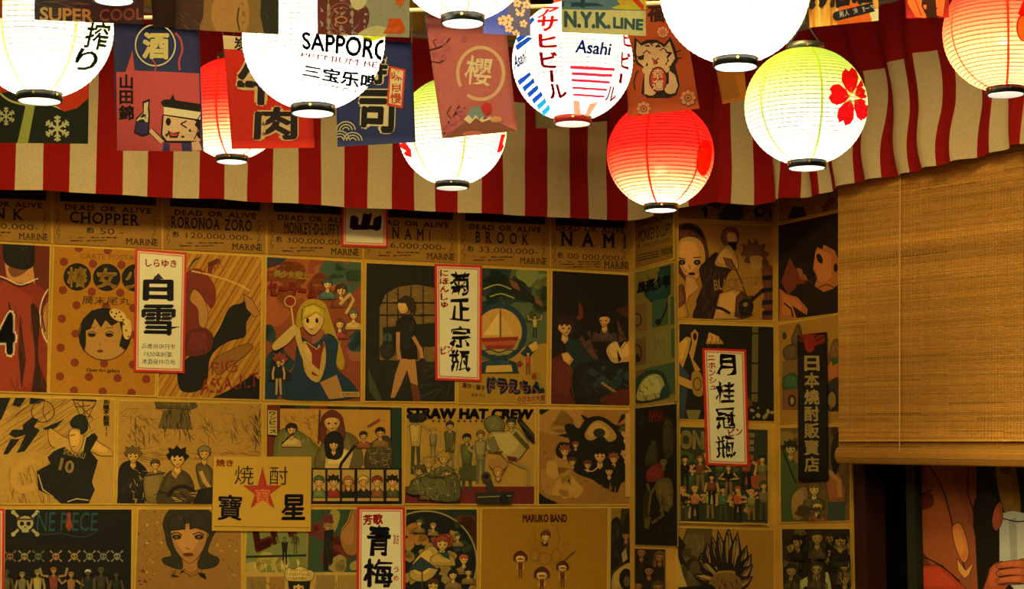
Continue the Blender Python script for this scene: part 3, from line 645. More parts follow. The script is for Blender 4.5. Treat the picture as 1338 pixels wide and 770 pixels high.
flag('hanging_flag', 'navy flag with black outlined characters and a small red side label', [(437, 48), (538, 56), (543, 186), (441, 192)], 5.15, '24306c', f_sushi, seed=4)
def f_octo(a):
    a.p('84857a', '413,-90 540,-90 540,60 413,60'); a.p('5a3034', '412,-20 450,-26 470,0 482,14 480,34 466,48 412,46', sm=1)
    for r_ in (9, 15, 20): a.ring('8a5848', 1.2, 447, 26, r_ * 1.0, r_ * 1.1, 70, 300)
    a.ring('b07a58', 1.6, 446, 26, 7, 4); a.p('b8b48c', '456,-10 468,-14 480,-6 476,8 466,13 459,6', sm=1); a.p('a8a47c', '470,42 490,34 506,38 500,50 470,50', sm=1); a.p('b84a20', '508,24 524,24 530,38 526,44 500,44 506,36'); a.p('cc5a28', '512,34 524,36 524,42 502,42'); a.p('cc5428', '516,-4 530,-2 526,8 518,6')
    a.st('5c6258', 14, 486, -10, 534, 40, 5, 60, 1, seed=3)
flag('hanging_flag', 'grey-green flag with a maroon swirl and orange roof shape', [(413, -150), (536, -150), (535, 49), (415, 45)], 3.95, '4c5a50', f_octo, seed=5)
def f_cherry(a):
    a.p('3c3a50', '672,-90 700,-90 700,60 680,60 664,20', sm=1)
    for x, y, r_ in ((680, 15, 6), (657, 27, 6), (664, 26, 6), (665, 37, 5), (684, 31, 4.5), (674, 44, 4.5), (676, 4, 5), (688, 6, 5)): blossom(a, x, y, r_ * 1.2, 'c08a6a', '6a4438', rot=-80)
flag('hanging_flag', 'small navy flag scattered with peach blossoms', [(610, -150), (692, -150), (693, 47), (632, 44)], 4.6, '2e3674', f_cherry, seed=6)
def f_pink(a):
    a.ring('d8b48c', 4.5, 628, 96, 30, 34, 150, 505 - 20); a.q('ecd8b0', '櫻', [(610, 72), (644, 76), (641, 113), (606, 110)], .01, wob=3)
    for P, w_ in (('560,66 574,62 582,58 588,50', 2.2), ('570,62 566,54 573,48', 1.4), ('562,80 574,82 582,78', 1.6), ('580,176 586,160 594,150 600,138', 2), ('590,156 584,148 590,138', 1.2), ('594,150 604,146 608,140', 1.2)): a.l('502028', w_, P)
    for x, y, r_ in ((574, 50, 6), (584, 62, 5), (578, 74, 5), (570, 70, 4), (607, 50, 4), (592, 158, 5), (602, 146, 5), (586, 168, 6), (594, 170, 5), (606, 152, 4)): blossom(a, x, y, r_ * 1.2, 'b86070', None)
    a.p('8c5440', '577,181 596,168 612,156 622,152 640,154 660,164 678,172'); a.p('78948c', '608,154 616,140 626,139 634,150 630,156'); a.p('e8d8b0', '606,156 612,150 618,156 621,150 627,157 630,151 634,156 641,152 646,160 640,156 630,160 622,154 614,162'); a.e('c02c2c', 636, 142, 7, 8); a.e('d8a070', 648, 156, 8, 4); a.e('c87060', 618, 176, 14, 5)
flag('hanging_flag', 'dusty pink flag with a ringed brush character above a snowy mountain', [(555, 20), (659, 20), (676, 171), (578, 181)], 5.185, 'bc6868', f_pink, seed=7)
def f_nyk(a):
    a.p('4c6a80', '730,-90 850,-90 850,14 734,12'); a.p('24384c', '734,2 780,4 790,8 734,9'); a.p('24384c', '760,-20 766,-20 764,10 758,10'); a.p('b8a02c', '796,-10 830,-20 846,0 846,12 800,11 812,4', sm=1); a.p('d09038', '806,0 822,-8 828,4 812,8'); a.p('b83424', '828,-8 842,8 840,14 826,0')
    a.q('34505c', 'N.Y.K.', [(737, 14), (797, 16), (798, 38), (737, 36)], .05); a.q('34505c', 'LINE', [(801, 22), (841, 25), (840, 40), (801, 37)], .05)
flag('hanging_flag', 'cream flag with bold slate capitals below a seascape', [(733, -150), (844, -150), (844, 47), (734, 42)], 3.95, 'b8ac84', f_nyk, seed=8)
def f_cat(a):
    a.vt('3a1410', '招福', 846, -24, 868, 30, .04); K1, W1 = '281816', 'd8b088'
    a.p(K1, '829,48 837,56 846,52 858,52 868,58 876,48 882,62 886,78 882,86 886,100 888,112 884,124 874,128 846,128 838,122 840,104 844,90 832,84 828,68', sm=0)
    a.p(W1, '832,54 838,60 848,56 860,56 868,62 875,54 879,66 882,76 876,86 862,90 842,88 833,80 831,68'); a.p(W1, '842,98 850,92 850,120 842,124'); a.p(W1, '874,92 882,98 886,112 882,122 874,120')
    a.e(W1, 846, 92, 7, 5.5); a.e(W1, 868, 90, 7, 5.5); a.e(W1, 850, 118, 8, 7); a.e(W1, 876, 116, 8, 7); a.e(K1, 860, 104, 12, 17); a.e('b83c30', 860, 104, 10.5, 15.5); a.vt('e8c8a0', '幸運', 852, 90, 867, 119, .02)
    for P in ('840,70 845,66 850,70', '862,66 867,63 871,66', '852,76 856,80 861,76', '826,72 834,74', '826,80 834,79', '882,68 890,66', '883,76 891,76', '847,54 853,60', '860,54 861,60', '830,118 828,108 831,96 834,92'): a.l(K1, 1.5, P)
    a.p('a03828', '853,78 859,78 858,84 854,84')
    for x, y, r_ in ((841, 142, 10), (899, 128, 11), (866, 42, 8)):
        for k in range(8): t = k * math.pi / 4; a.e('d89068', x + r_ * .68 * math.cos(t), y + r_ * .68 * math.sin(t), r_ * .26, adv=False, n=10)
        a.ring('d89068', 1.3, x, y, r_ * .25)
flag('hanging_flag', 'rust orange flag with a lucky cat holding a red tablet', [(812, -22), (888, -16), (914, 142), (821, 152)], 5.25, 'ac4820', f_cat, seed=9)
flag('hanging_flag', 'cream flag half hidden behind the red ringed lantern', [(699, 92), (746, 92), (748, 167), (700, 168)], 6.3, 'bcae7c', lambda a: a.l('201410', 3, '722,156 730,150 728,164 738,160'), seed=1)
flag('hanging_flag', 'small crimson flag tucked beside the red ringed lantern', [(746, 92), (794, 88), (797, 158), (746, 162)], 6.34, '84141c', lambda a: a.l('a83028', 2, '752,158 792,152'), seed=1)
flag('hanging_flag', 'small plain ochre flag below the big white lantern', [(930, 62), (970, 60), (976, 130), (944, 136)], 5.3, 'b06a1c', lambda a: a.p('c8782a', '960,98 976,96 976,130 968,130 964,112'), seed=2)
def f_drink(a):
    for i in range(12): a.l(('c89040', '9c6420', 'dca050')[i % 3], 3, [(1052 + i * 8, -60), (1056 + i * 7.6, 40)])
    a.p('c05018', '1096,12 1120,4 1140,24 1136,36 1096,34', sm=1); a.p('d8b884', '1136,14 1150,10 1150,28 1138,28')
    a.q('181010', 'ル居酒', [(1054, -34), (1140, -42), (1142, 4), (1058, 16)], .05, wob=3); a.l('181414', 12, '1094,21 1142,9', sm=0); a.e('181414', 1094, 21, 6); a.q('d8ccb0', '男人就喝這一杯', [(1096, 15), (1143, 5), (1144, 12), (1097, 23)], .01)
flag('hanging_flag', 'golden flag with black brush strokes and a dark slogan bar', [(1046, -150), (1146, -150), (1148, 27), (1058, 36)], 4.1, 'b87c34', f_drink, seed=3)
def f_orange(a): a.p('c8502c', '1190,-40 1212,-40 1210,24 1196,22 1186,4', sm=0); a.p('2a1410', '1206,-30 1222,-30 1226,24 1212,24 1204,8'); a.p('c8502c', '1222,-10 1236,-10 1232,22 1224,20'); a.l('8a2c1c', 2, '1192,-10 1204,20')
flag('hanging_flag', 'dark red flag with orange figure shapes left of the red lantern at right', [(1176, -150), (1240, -150), (1240, 23), (1184, 24)], 4.5, '6c1414', f_orange, seed=4)
flag('hanging_flag', 'sliver of orange flag at the far left edge of the frame', [(-60, -150), (3, -150), (3, 24), (-60, 24)], 3.95, '8c3c10', lambda a: a.l('6c2c10', 3, '-40,-20 -10,20'), seed=5)
# ------------------------------------------------ posters pasted on the walls
NP_ = [0]
def poster(label, Q, plane, bg, draw, border=None, off=.0015, th=.0012, cat='poster', name='wall_poster', group='old comic posters pasted over the wall', m=M_PAPER, bw=3):
    NP_[0] += 1; off += (NP_[0] % 5) * .0003
    Q = [tuple(p) for p in (pts(Q) if isinstance(Q, str) else Q)]
    mb = MB(); mb.hexa([plane(x, y, off + th) for x, y in Q], -plane.n * th, K(border or bg)); o = mb.build(name, m)
    a = Art(plane, Q, off + th + .0004, .00005, K)
    if border:
        cx, cy = sum(p[0] for p in Q) / 4, sum(p[1] for p in Q) / 4
        I = [(x + (bw if x < cx else -bw), y + (bw if y < cy else -bw)) for x, y in Q]; a.p(bg, I); a.clip = I
    a.auto = m is M_PAPER; draw(a)
    if a.v: a.done('print', M_INK if m is M_PAPER else m, o)
    return tag(o, label, cat, group)
GAP = 'b98a32'
KR = 'a2630f'
# ---- row 1: reward notices
def base_y(x): return 315 + .0487 * x
def wanted(x0, x1, label, name, money, big=0, nx=None, hide=0, dark='120b06', top=186):
    y0, y1 = base_y(x0), base_y(x1); sk = y1 - y0; W = x1 - x0
    def d(a):
        a.p('8a5c1c', [(x0, top), (x1, top), (x1, y1), (x0, y0)]); X = lambda u: x0 + W * u; Y = lambda u, v: y0 + sk * u + v
        a.p(dark, [(X(.06), top + 14), (X(.95), top + 14), (X(.95), Y(.95, -56)), (X(.06), Y(.06, -56))])
        a.bl('3c2810', 5, X(.3), y0 - 84, X(.7), y0 - 66, 9, seed=int(x0) + 900)
        if name == 'NAMI' and big:
            a.sf('1c1006', 'DEAD OR ALIVE', X(.06), Y(0, -57), X(.95), Y(0, -49), .02, sk=sk * .9); a.sf('170d05', 'N A M I', X(.12), Y(.1, -48), X(.97), Y(.1, -29), .03, sk=sk * .85)
            a.t('3a240c', '฿ 00 000,000-', X(.09), Y(0.1, -21), X(.92), Y(.1, -12), 0, sk=sk * .8)
            for i in range(3): a.st('24160a', 34, X(.1), Y(.3, -10 + i * 3.3), X(.62), Y(.3, -9 + i * 3.3), 4, 3, .9, 4, seed=i)
            a.sf('1c1006', 'MARINE', X(.68), Y(.68, -12), X(1.02), Y(.68, -2.5), .01, sk=sk * .3)
        else:
            a.sf('1c1006', 'DEAD OR ALIVE', X(.10), Y(.1, -52), X(.91), Y(.1, -45), .03, sk=sk * .8)
            L = {3: .56, 4: .52, 5: .5, 7: .66, 12: .80, 13: .86}.get(len(name), .6); cxn = .47
            A1, A2 = nx or (X(cxn - L / 2), X(cxn + L / 2)); a.sf('170d05', name, A1, Y((A1 - x0) / W, -43), A2, Y((A1 - x0) / W, -28), .02, sk=sk * L)
            L = .78 if len(money) > 6 else .34; a.t('2c1a09', '฿ ' + money, X(.48 - L / 2), Y(.48 - L / 2, -24), X(.48 + L / 2), Y(.48 - L / 2, -15), -.005, sk=sk * L)
            for i in range(2): a.st('24160a', 30, X(.14), Y(.3, -10.5 + i * 4), X(.58 - i * .1), Y(.3, -9.5 + i * 4), 4, 3, 1.1, 4, seed=i)
            a.sf('1c1006', 'MARINE', X(.67), Y(.67, -11.5), X(.97), Y(.67, -3.5), .005, sk=sk * .3)
        for u in (.045, .935):
            for v in (-40, -28, -15): a.ring('3c260e', .7, X(u), Y(u, v), 2.2, 3.2, 40, 330, n=10); a.l('3c260e', .7, [(X(u) + 2, Y(u, v + 3)), (X(u) - 1, Y(u, v + 9))])
    poster(label, [(x0, top), (x1, top), (x1, y1), (x0, y0)], WB, GAP, d, group='reward notices in the top row')
wanted(-62, 67, 'reward notice ending in NK, leftmost of the top row under the valance', 'FRANK'[-2:] if 0 else 'A N K', '4,000,000-')
wanted(70, 211, 'reward notice reading a bounty of 50, above the polka dot poster', 'CHOPPER', '50 -')
wanted(214, 347, 'reward notice in the top row with the longest name, above the ochre swordsman poster', 'RORONOA ZORO', '120,000,000-')
wanted(350, 473, 'reward notice partly covered on its right, left of the mountain character sign', 'MONKEY·D·LUFFY', '300,000,000-')
wanted(476, 598, 'reward notice with a bounty ending 6,000,000, right of the mountain character sign', 'N A M I', '16,000,000-', nx=(512, 563))
wanted(601, 718, 'reward notice above the sea green poster, with a five letter name', 'B R O O K', '33,000,000-')
wanted(720, 822, 'large lettered reward notice at the inner corner end of the top row', 'NAMI', '', big=1)
# ---- row 2
def skin(h='b07a3c'): return h
def d_jersey(a):
    a.p('5c1e10', '-60,300 66,310 66,520 -60,520'); a.p('b8763c', '6,344 10,368 46,372 42,340', sm=0); a.p('6e3c1c', '12,348 40,346 30,358 16,362', sm=1)
    a.p('100d0a', '4,320 10,312 42,314 45,330 44,346 34,352 18,350 6,342', sm=1)
    a.p('7c2614', '-60,352 6,360 24,374 46,370 64,384 60,420 66,470 66,520 -60,520'); a.p('8a2e18', '0,372 26,380 44,400 40,500 -10,500', sm=1)
    a.l('d0b088', 1.4, '-10,358 8,364 26,372 44,366 50,364', sm=1); a.l('140c08', 1.4, '-10,361 8,367 26,375 44,369', sm=1)
    a.p('9a5c2c', '60,396 66,392 66,470 58,440 54,420'); a.l('d0b088', 1.6, '63,378 56,390 52,410 56,436 62,448', sm=1); a.l('18100a', 1.6, '66,382 59,392 55,410 59,434', sm=1)
    a.p('301008', '40,400 52,412 50,470 66,520 42,520 46,470', sm=1); a.p('2c120a', '10,390 20,420 14,424', sm=0); a.p('30140a', '26,410 34,470 28,510 24,460')
    a.t('d0b088', '4', -7, 405, 23, 467, .09); a.t('100c0a', '4', -4, 408, 20, 464, .05); a.st('5c1c0e', 16, 0, 380, 60, 510, 24, 80, 1.4, seed=2)
poster('poster of a player in a red number 4 jersey seen from behind', '-64,313 67,320 63,515 -64,511', WB, '5c1e10', d_jersey, border=GAP, bw=2)
def d_dots(a):
    a.p(KR, '60,320 210,325 206,520 58,515')
    for u, v in ((360, 50), (493, 60), (292, 113), (425, 122), (556, 127), (288, 243), (420, 250), (550, 255), (350, 312), (484, 318), (283, 373), (610, 325), (345, 442), (610, 447), (278, 506), (342, 574), (476, 578), (608, 583), (274, 637), (407, 640), (538, 645), (668, 650), (338, 702), (470, 707), (602, 712)): a.e('742c16', u / 3.5, 310 + v / 3.5, 5.5, adv=False)
    a.o += a.step; a.t('6e4416', 'CARTE POSTALE', 105, 331, 186, 338, 0, sk=3)
    for i, (x, ch) in enumerate(((101, '椿'), (139.5, '女'), (177, '少'))): a.e('14100c', x, 362 + i * .7, 18, 18, n=30); a.q('b07c2c', ch, [(x - 13, 349 + i), (x + 13, 349 + i), (x + 13, 376 + i), (x - 13, 376 + i)], .035, wob=1.5)
    a.q('24180c', '廣末尾丸', [(108, 386), (171, 389), (170, 399), (107, 398)], .0, wob=1)
    a.ring('2c1a0c', 1.2, 137, 437, 34, 34); a.e('a87230', 137, 437, 33.5); a.p('14100c', '104,438 108,418 120,406 136,403 150,405 160,412 168,428 170,446 164,458 156,452 160,436 156,420 146,426 138,418 132,428 124,416 118,430 112,432 112,450 110,460 104,448')
    a.e('c89a50', 154, 412, 12, 7, .5); a.e('c89a50', 166, 430, 6, 14, 0)
    for x, y in ((146, 408), (152, 410), (158, 414), (150, 414), (162, 424), (165, 432), (168, 440), (161, 418), (156, 408)): a.e('14100c', x, y, 1.3, adv=False, n=6)
    for x in (120, 143): a.e('14100c', x, 438, 5, 2.6); a.l('14100c', 1, [(x - 6, 437), (x, 433), (x + 6, 436)], sm=1); a.l('3c240e', .8, [(x - 5, 429), (x + 5, 428)])
    a.e('5c2412', 131, 459, 4, 2); a.l('6a4018', 1, '129,449 132,451'); a.t('1c120a', 'Open Art gallery', 113, 481, 157, 487, .01, sk=1.5)
poster('yellow polka dot card with three black circle characters and a girl in a circle', '69,320 209,327 204,519 63,515', WB, KR, d_dots, border=GAP, bw=2)
def d_pig(a):
    a.p('a4691c', '200,320 350,330 350,530 200,520'); 
    for i in range(46): x = 190 + i * 5; a.l(('8c5414', 'b87c28', '7c4810')[i % 3], 1 + i % 2, [(x + 60, 330), (x - 60, 530)], adv=False)
    a.o += a.step
    a.p('14120e', '236,510 232,486 242,470 270,452 286,430 300,402 316,396 326,388 332,404 322,422 320,440 300,446 284,456 274,470 270,500 256,512', sm=1); a.p('14120e', '270,524 300,510 330,490 344,500 344,524')
    a.p('6c2416', '243,358 262,352 280,372 282,392 276,404 268,396 262,420 276,436 266,452 246,462 240,470 240,400', sm=1); a.p('a86c34', '254,378 266,390 272,410 268,428 260,424 258,404 248,392', sm=1)
    a.p('581c14', '246,436 262,430 278,438 274,460 250,466 242,458', sm=1); a.p('9c6430', '318,384 330,392 336,404 340,412 332,414 322,404'); a.l('c08c48', 2, '250,354 284,362 312,372 326,380', sm=1); a.p('5a2014', '272,344 284,338 286,342 278,348 276,358 272,356'); a.p('5a2014', '284,340 288,338 287,346')
    a.l('2c2818', 3, '246,352 254,340 262,336', taper=.7); a.p('86521a', '280,470 320,450 330,456 300,480 284,490', sm=1)
    a.q('7c2014', 'PIG', [(276, 474), (308, 470), (310, 486), (278, 490)], .0, wob=3); a.q('7c2014', 'ASSAULT!', [(262, 496), (340, 486), (342, 504), (262, 516)], .0, wob=3)
    a.q('7c2014', 'HUNT!', [(262, 352), (288, 343), (290, 350), (264, 360)], 0)
poster('ochre poster of a dark robed swordsman with red brush lettering', '207,327 344,334 341,524 205,520', WB, 'a4691c', d_pig, border=GAP, bw=2)
def d_pink(a):
    a.p('80381c', '340,330 480,340 480,530 340,530'); a.bl('96481f', 9, 350, 345, 470, 420, 26, seed=3); a.bl('8c4c30', 5, 420, 440, 474, 500, 22, seed=8); a.bl('20302c', 6, 345, 430, 375, 490, 16, seed=4); a.bl('3c4a34', 5, 430, 345, 472, 372, 16, seed=5); a.bl('1c2c34', 7, 350, 500, 420, 522, 18, seed=6); a.p('202c34', '346,334 376,336 366,346 346,352'); a.bl('2a3c3c', 4, 450, 440, 472, 470, 14, seed=9)
    a.t('6c2c1c', '美少女', 352, 342, 382, 350, .02); a.q('b89438', '美少女戦士', [(358, 352), (404, 356), (404, 366), (358, 362)], .04); a.q('4c1410', 'セーラームーン', [(350, 365), (438, 374), (440, 395), (350, 388)], .10); a.q('a03020', 'セーラームーン', [(351, 366), (437, 375), (438, 393), (351, 386)], .05)
    a.bust(446, 380, 7, 'b88848', '30201a', '6c3020'); a.bust(428, 372, 6, 'b88848', '2c3c34', '3c5040'); a.ring('6c3a1c', 1.4, 460, 382, 13, 14); a.l('b48c48', 4, '444,398 458,384 462,392 452,410'); a.bust(444, 424, 6, 'b88848', '6c3420', '7c2c20', style=1); a.bust(462, 412, 6, 'b88848', '4c4838', 'a88040')
    # blonde singer in a teal coat holding a microphone
    a.p('a07818', '388,412 396,396 410,391 424,396 430,410 440,440 450,470 446,484 436,470 426,440 418,430 392,428 386,444', sm=1)
    a.p('182c38', '390,440 410,450 428,436 442,448 440,480 460,500 464,520 384,524 366,510 384,480', sm=1); a.p('b08440', '396,446 416,456 424,446 426,474 416,500 398,486', sm=1)
    a.p('7c2418', '400,448 414,458 426,446 420,462 416,492 408,490 408,462', sm=0)
    a.p('b88c48', '396,404 410,400 422,408 422,424 410,438 398,430 394,416', sm=1); a.p('a88424', '394,418 396,402 410,397 424,404 424,416 414,408 404,414'); 
    for x in (402, 414): a.e('14140c', x, 419, 2, 3.4)
    a.l('6c2c18', 1, '405,430 409,431'); a.p('b88c48', '356,450 376,430 384,424 390,430 380,446 366,456 358,458', sm=1); a.l('b88c48', 7, '388,428 392,450 402,474 420,490', sm=1); a.l('c0943c', 2.4, '380,396 384,430'); a.e('7c2014', 379, 394, 7); a.ring('b08c3c', 1.6, 379, 394, 7)
    a.bust(366, 472, 8, 'a87440', '7c3020', '181c1c', style=2); a.fig(364, 516, 46, 'b08444', '6c2c1c', '14181c', 'a87c40'); a.p('a06c34', '418,500 440,490 450,520 430,522'); a.r('a87c34', 444, 512, 470, 519); a.t('4c2c14', '定價500円', 447, 513, 467, 518)
poster('pink and teal poster of a blonde figure holding up a round red topped wand', '347,334 474,341 473,527 344,524', WB, '80381c', d_pink, border=GAP, bw=2)
def d_arch(a):
    a.p('17150d', '470,340 605,345 605,530 470,530'); a.p('6a4c20', '496,480 496,400 504,384 520,375 545,372 566,376 582,388 590,400 590,480'); a.st('3c2a14', 80, 498, 380, 586, 478, 9, 3, 1, 6, seed=5); a.st('8c6a30', 40, 498, 380, 586, 420, 8, 3, 1.2, 8, seed=6)
    a.p('18180f', '500,428 590,420 590,452 500,456'); a.bl('38402c', 4, 504, 436, 586, 450, 10, seed=2)
    for x in (506, 520, 537, 553, 570, 584): a.l('14120c', 1.6, [(x, 374), (x, 480)], adv=False)
    for y in (396, 412, 476): a.l('14120c', 2, [(494, y), (592, y)], adv=False)
    a.p('17150d', '488,480 488,396 500,380 504,384 496,402 496,480'); a.p('1c1810', '478,470 600,474 600,530 478,530'); a.st('3a3a24', 26, 480, 470, 600, 524, 22, -40, 1, 40, seed=3); a.p('3c3a20', '480,478 490,500 500,524 492,526 482,510')
    a.p('a46c34', '524,466 536,470 543,468 546,500 548,522 540,524 536,500 532,484 524,504 516,520 510,520 516,490'); a.p('14120e', '518,420 528,412 540,414 546,428 544,450 546,470 520,468 514,450', sm=0)
    a.l('a46c34', 5, '520,434 520,456 522,470'); a.l('a46c34', 4.5, '540,440 550,458 552,474'); a.e('201a14', 552, 474, 5, 6); a.p('201a14', '498,452 512,448 516,462 506,470 498,464', sm=1)
    a.p('b07c40', '520,396 528,392 534,398 532,408 524,410 520,404', sm=1); a.p('2c1c12', '520,392 530,386 540,390 544,402 542,412 534,404 530,396 522,396'); a.p('5c2c18', '536,500 546,504 550,524 540,524')
poster('dark poster of a figure standing before a barred arched window', '477,342 598,347 596,527 475,526', WB, '17150d', d_arch, border=GAP, bw=2)
def d_blue(a):
    a.p('4c5230', '595,345 722,352 722,532 595,528'); a.bl('23302c', 9, 628, 358, 712, 420, 20, seed=3); a.bl('747038', 5, 690, 352, 716, 376, 12, seed=6); a.bl('343c28', 6, 690, 380, 716, 430, 14, seed=9); a.p('986c1e', '598,480 640,470 690,452 720,448 720,530 598,530', sm=0); a.bl('7c6424', 4, 700, 470, 716, 520, 10, seed=2)
    a.p('1c1a14', '656,358 680,372 704,394 714,404 694,396 672,384'); a.p('744024', '664,364 676,370 680,380 670,376'); a.p('744024', '698,388 708,394 710,402 700,396'); a.l('9c8434', 1.6, '632,378 650,372 668,378', sm=1); a.l('9c8434', 1.6, '640,388 655,384 672,390', sm=1)
    # a round blue-rimmed plate holding a red bowl
    a.e('1c3038', 652, 434, 37, 38, n=34); a.e('b88238', 652, 434, 30, 31, n=34); a.p('8c7434', '624,444 680,444 676,456 664,464 640,464 628,456', sm=0); a.p('7c2414', '628,442 678,440 670,456 636,457', sm=0); a.p('a04424', '630,447 675,445 672,451 633,452', sm=0)
    a.p('d0a458', '652,408 652,438 632,438', sm=0); a.p('c08c44', '656,412 656,438 672,438', sm=0); a.l('2c1c10', 1.4, '654,404 654,441'); a.l('1c3038', 1.6, '628,460 640,457 652,461 664,457 676,460', sm=1)
    a.p('1c2c34', '630,474 642,470 662,470 674,474 678,488 626,488'); a.p('b88a3c', '636,478 668,477 670,486 634,487', sm=0); a.p('1c2c34', '680,462 694,446 704,452 690,470', sm=0); a.p('b88a3c', '690,452 700,446 704,454 696,460', sm=0)
    a.fig(699, 442, 30, 'b07840', '14140f', '9c8434', '1c242c', arm=2); a.fig(690, 490, 30, 'b07840', '1c1810', '8c3c24', '6c3020'); a.e('702818', 679, 476, 4); a.t('4c3414', '原作・藤子', 604, 500, 634, 507, .02, sk=4); a.t('3c2810', '監督 芝山', 616, 514, 634, 518, 0, sk=1)
    a.q('182c38', 'ドラえもん', [(636, 492), (710, 498), (712, 517), (636, 515)], .13, wob=2); a.q('7c3c30', 'ドラえもん', [(639, 496), (704, 502), (706, 514), (639, 512)], -.01, wob=2); a.e('7c2014', 698, 492, 3, 4); a.p('a0682c', '674,516 714,514 714,526 674,528'); a.q('6c2414', 'のび太の大魔', [(676, 518), (712, 516), (712, 524), (676, 526)], .02)
poster('sea green poster right of the centre sign, red and cream shape in a blue rim', '600,347 717,352 716,530 597,528', WB, '4c5230', d_blue, border=GAP, bw=2)
def d_black2(a):
    a.p('170d08', '715,350 832,356 832,535 715,535'); a.p('4c1810', '720,470 734,462 750,476 754,500 742,512 754,530 720,530'); a.p('5a2418', '756,392 762,402 762,416 750,424 744,420 756,412'); a.p('401810', '804,404 826,398 826,416 812,412')
    for x, y, r_ in ((756, 440, .5), (766, 446, .5), (772, 432, .2), (802, 420, .7)):
        a.l('4c3020', 10, [(x, y), (x + 12, y + 26)]); a.st('241408', 8, x - 4, y, x + 12, y + 24, 9, 20, 1, seed=int(x))
    a.p('182420', '738,446 752,440 764,456 776,470 790,478 784,492 764,490 748,482', sm=1); a.p('10100c', '752,480 790,470 822,460 826,530 770,528 750,514', sm=1); a.bl('24302a', 9, 770, 476, 822, 510, 7, seed=5)
    a.p('14100c', '722,420 732,412 750,414 760,426 756,444 742,440 728,436', sm=1); a.bust(738, 428, 11, 'a8743c', '2a140e', None, turn=1, style=2); a.p('a8743c', '733,462 742,460 750,470 744,478 736,472'); 
    a.p('120c0a', '772,420 782,406 798,406 806,420 808,450 800,462 776,454', sm=1); a.bust(790, 418, 9, 'a8743c', '180e0c', '3c2824', style=1, turn=-1)
    a.p('a87c44', '796,450 806,446 812,456 822,444 828,450 828,470 812,474 800,474 792,460', sm=1); a.p('180e0a', '806,456 812,470 808,474'); a.l('8c5c34', 3, '786,500 800,510 812,516'); a.p('4a1810', '786,520 820,508 824,528 790,528', sm=1); a.st('503424', 8, 770, 500, 820, 526, 12, 30, 1, seed=9)
poster('black poster of two long haired companions sitting close together', '720,352 824,358 826,532 718,530', WB, '170d08', d_black2, border=GAP, bw=2)
# ---- row 3
def d_basket(a):
    a.p('a8772e', '-10,510 155,520 155,665 -10,665'); a.st('7c5420', 60, -8, 530, 80, 600, 60, -35, 1.2, 6, seed=3); a.st('6c481c', 50, 10, 600, 70, 658, 26, 80, 1, 20, seed=4)
    for Q_ in ('-6,520 14,520 2,548 -6,556', '20,520 34,520 26,532 16,530', '40,520 60,522 50,528 38,528'): a.p('14120c', Q_)
    a.ring('4c3418', 1.5, 56, 538, 15, 14); a.l('4c3418', 1.2, '58,524 56,540 62,552')
    for Q_ in ('30,556 42,546 50,548 44,558 52,562 32,590 22,592 34,568 20,572 12,568 16,562 30,562', '14,574 26,574 10,594 4,594', '56,560 84,548 72,560 58,562'): a.p('17140f', Q_); a.st('8c6428', 4, 10, 560, 70, 590, 10, -40, .8, seed=8)
    for P in ('94,522 126,524', '96,524 104,542 112,556', '108,524 110,540 118,560', '126,524 118,540 112,554', '100,526 122,548', '124,530 104,544', '98,532 118,530', '104,546 120,544'): a.l('2c200f', 1 if P != '94,522 126,524' else 3, P)
    a.p('b07c34', '64,560 82,570 98,580 92,606 86,590 66,582', sm=1); a.l('b07c34', 10, '46,636 26,640 18,628 24,612 44,600', sm=1); a.p('b07c34', '114,572 122,572 132,580 146,588 148,596 132,596 118,590', sm=0)
    a.p('14120e', '70,590 84,584 98,596 108,590 112,570 124,566 128,572 118,590 128,602 120,630 124,640 116,658 80,658 70,650 50,640 48,616 66,606 62,598', sm=0)
    for P in ('108,590 112,572 118,568', '50,620 56,640 70,650', '88,656 100,652 116,654', '66,590 84,582'): a.l('b89050', 1.4, P)
    a.p('b07c34', '90,566 96,560 108,564 108,580 100,592 92,584', sm=1); a.p('14180f', '92,552 98,544 108,542 114,550 114,562 106,568 104,560 94,558', sm=1); a.l('20160a', 1.2, '92,570 98,568'); a.l('20160a', 1, '94,584 99,583')
    a.q('b89050', '10', [(80, 598), (98, 604), (95, 620), (76, 614)], .03); a.q('b89050', 'SHOHOKU', [(84, 586), (112, 592), (110, 600), (82, 594)], .01); a.vt('17120a', '別瞧不起我!!', 135, 522, 143, 571, .03)
poster('comic page of a basketball player in a dark number 10 vest', '-30,516 152,521 150,660 -30,660', WB, 'a8772e', d_basket, border=GAP, bw=2)
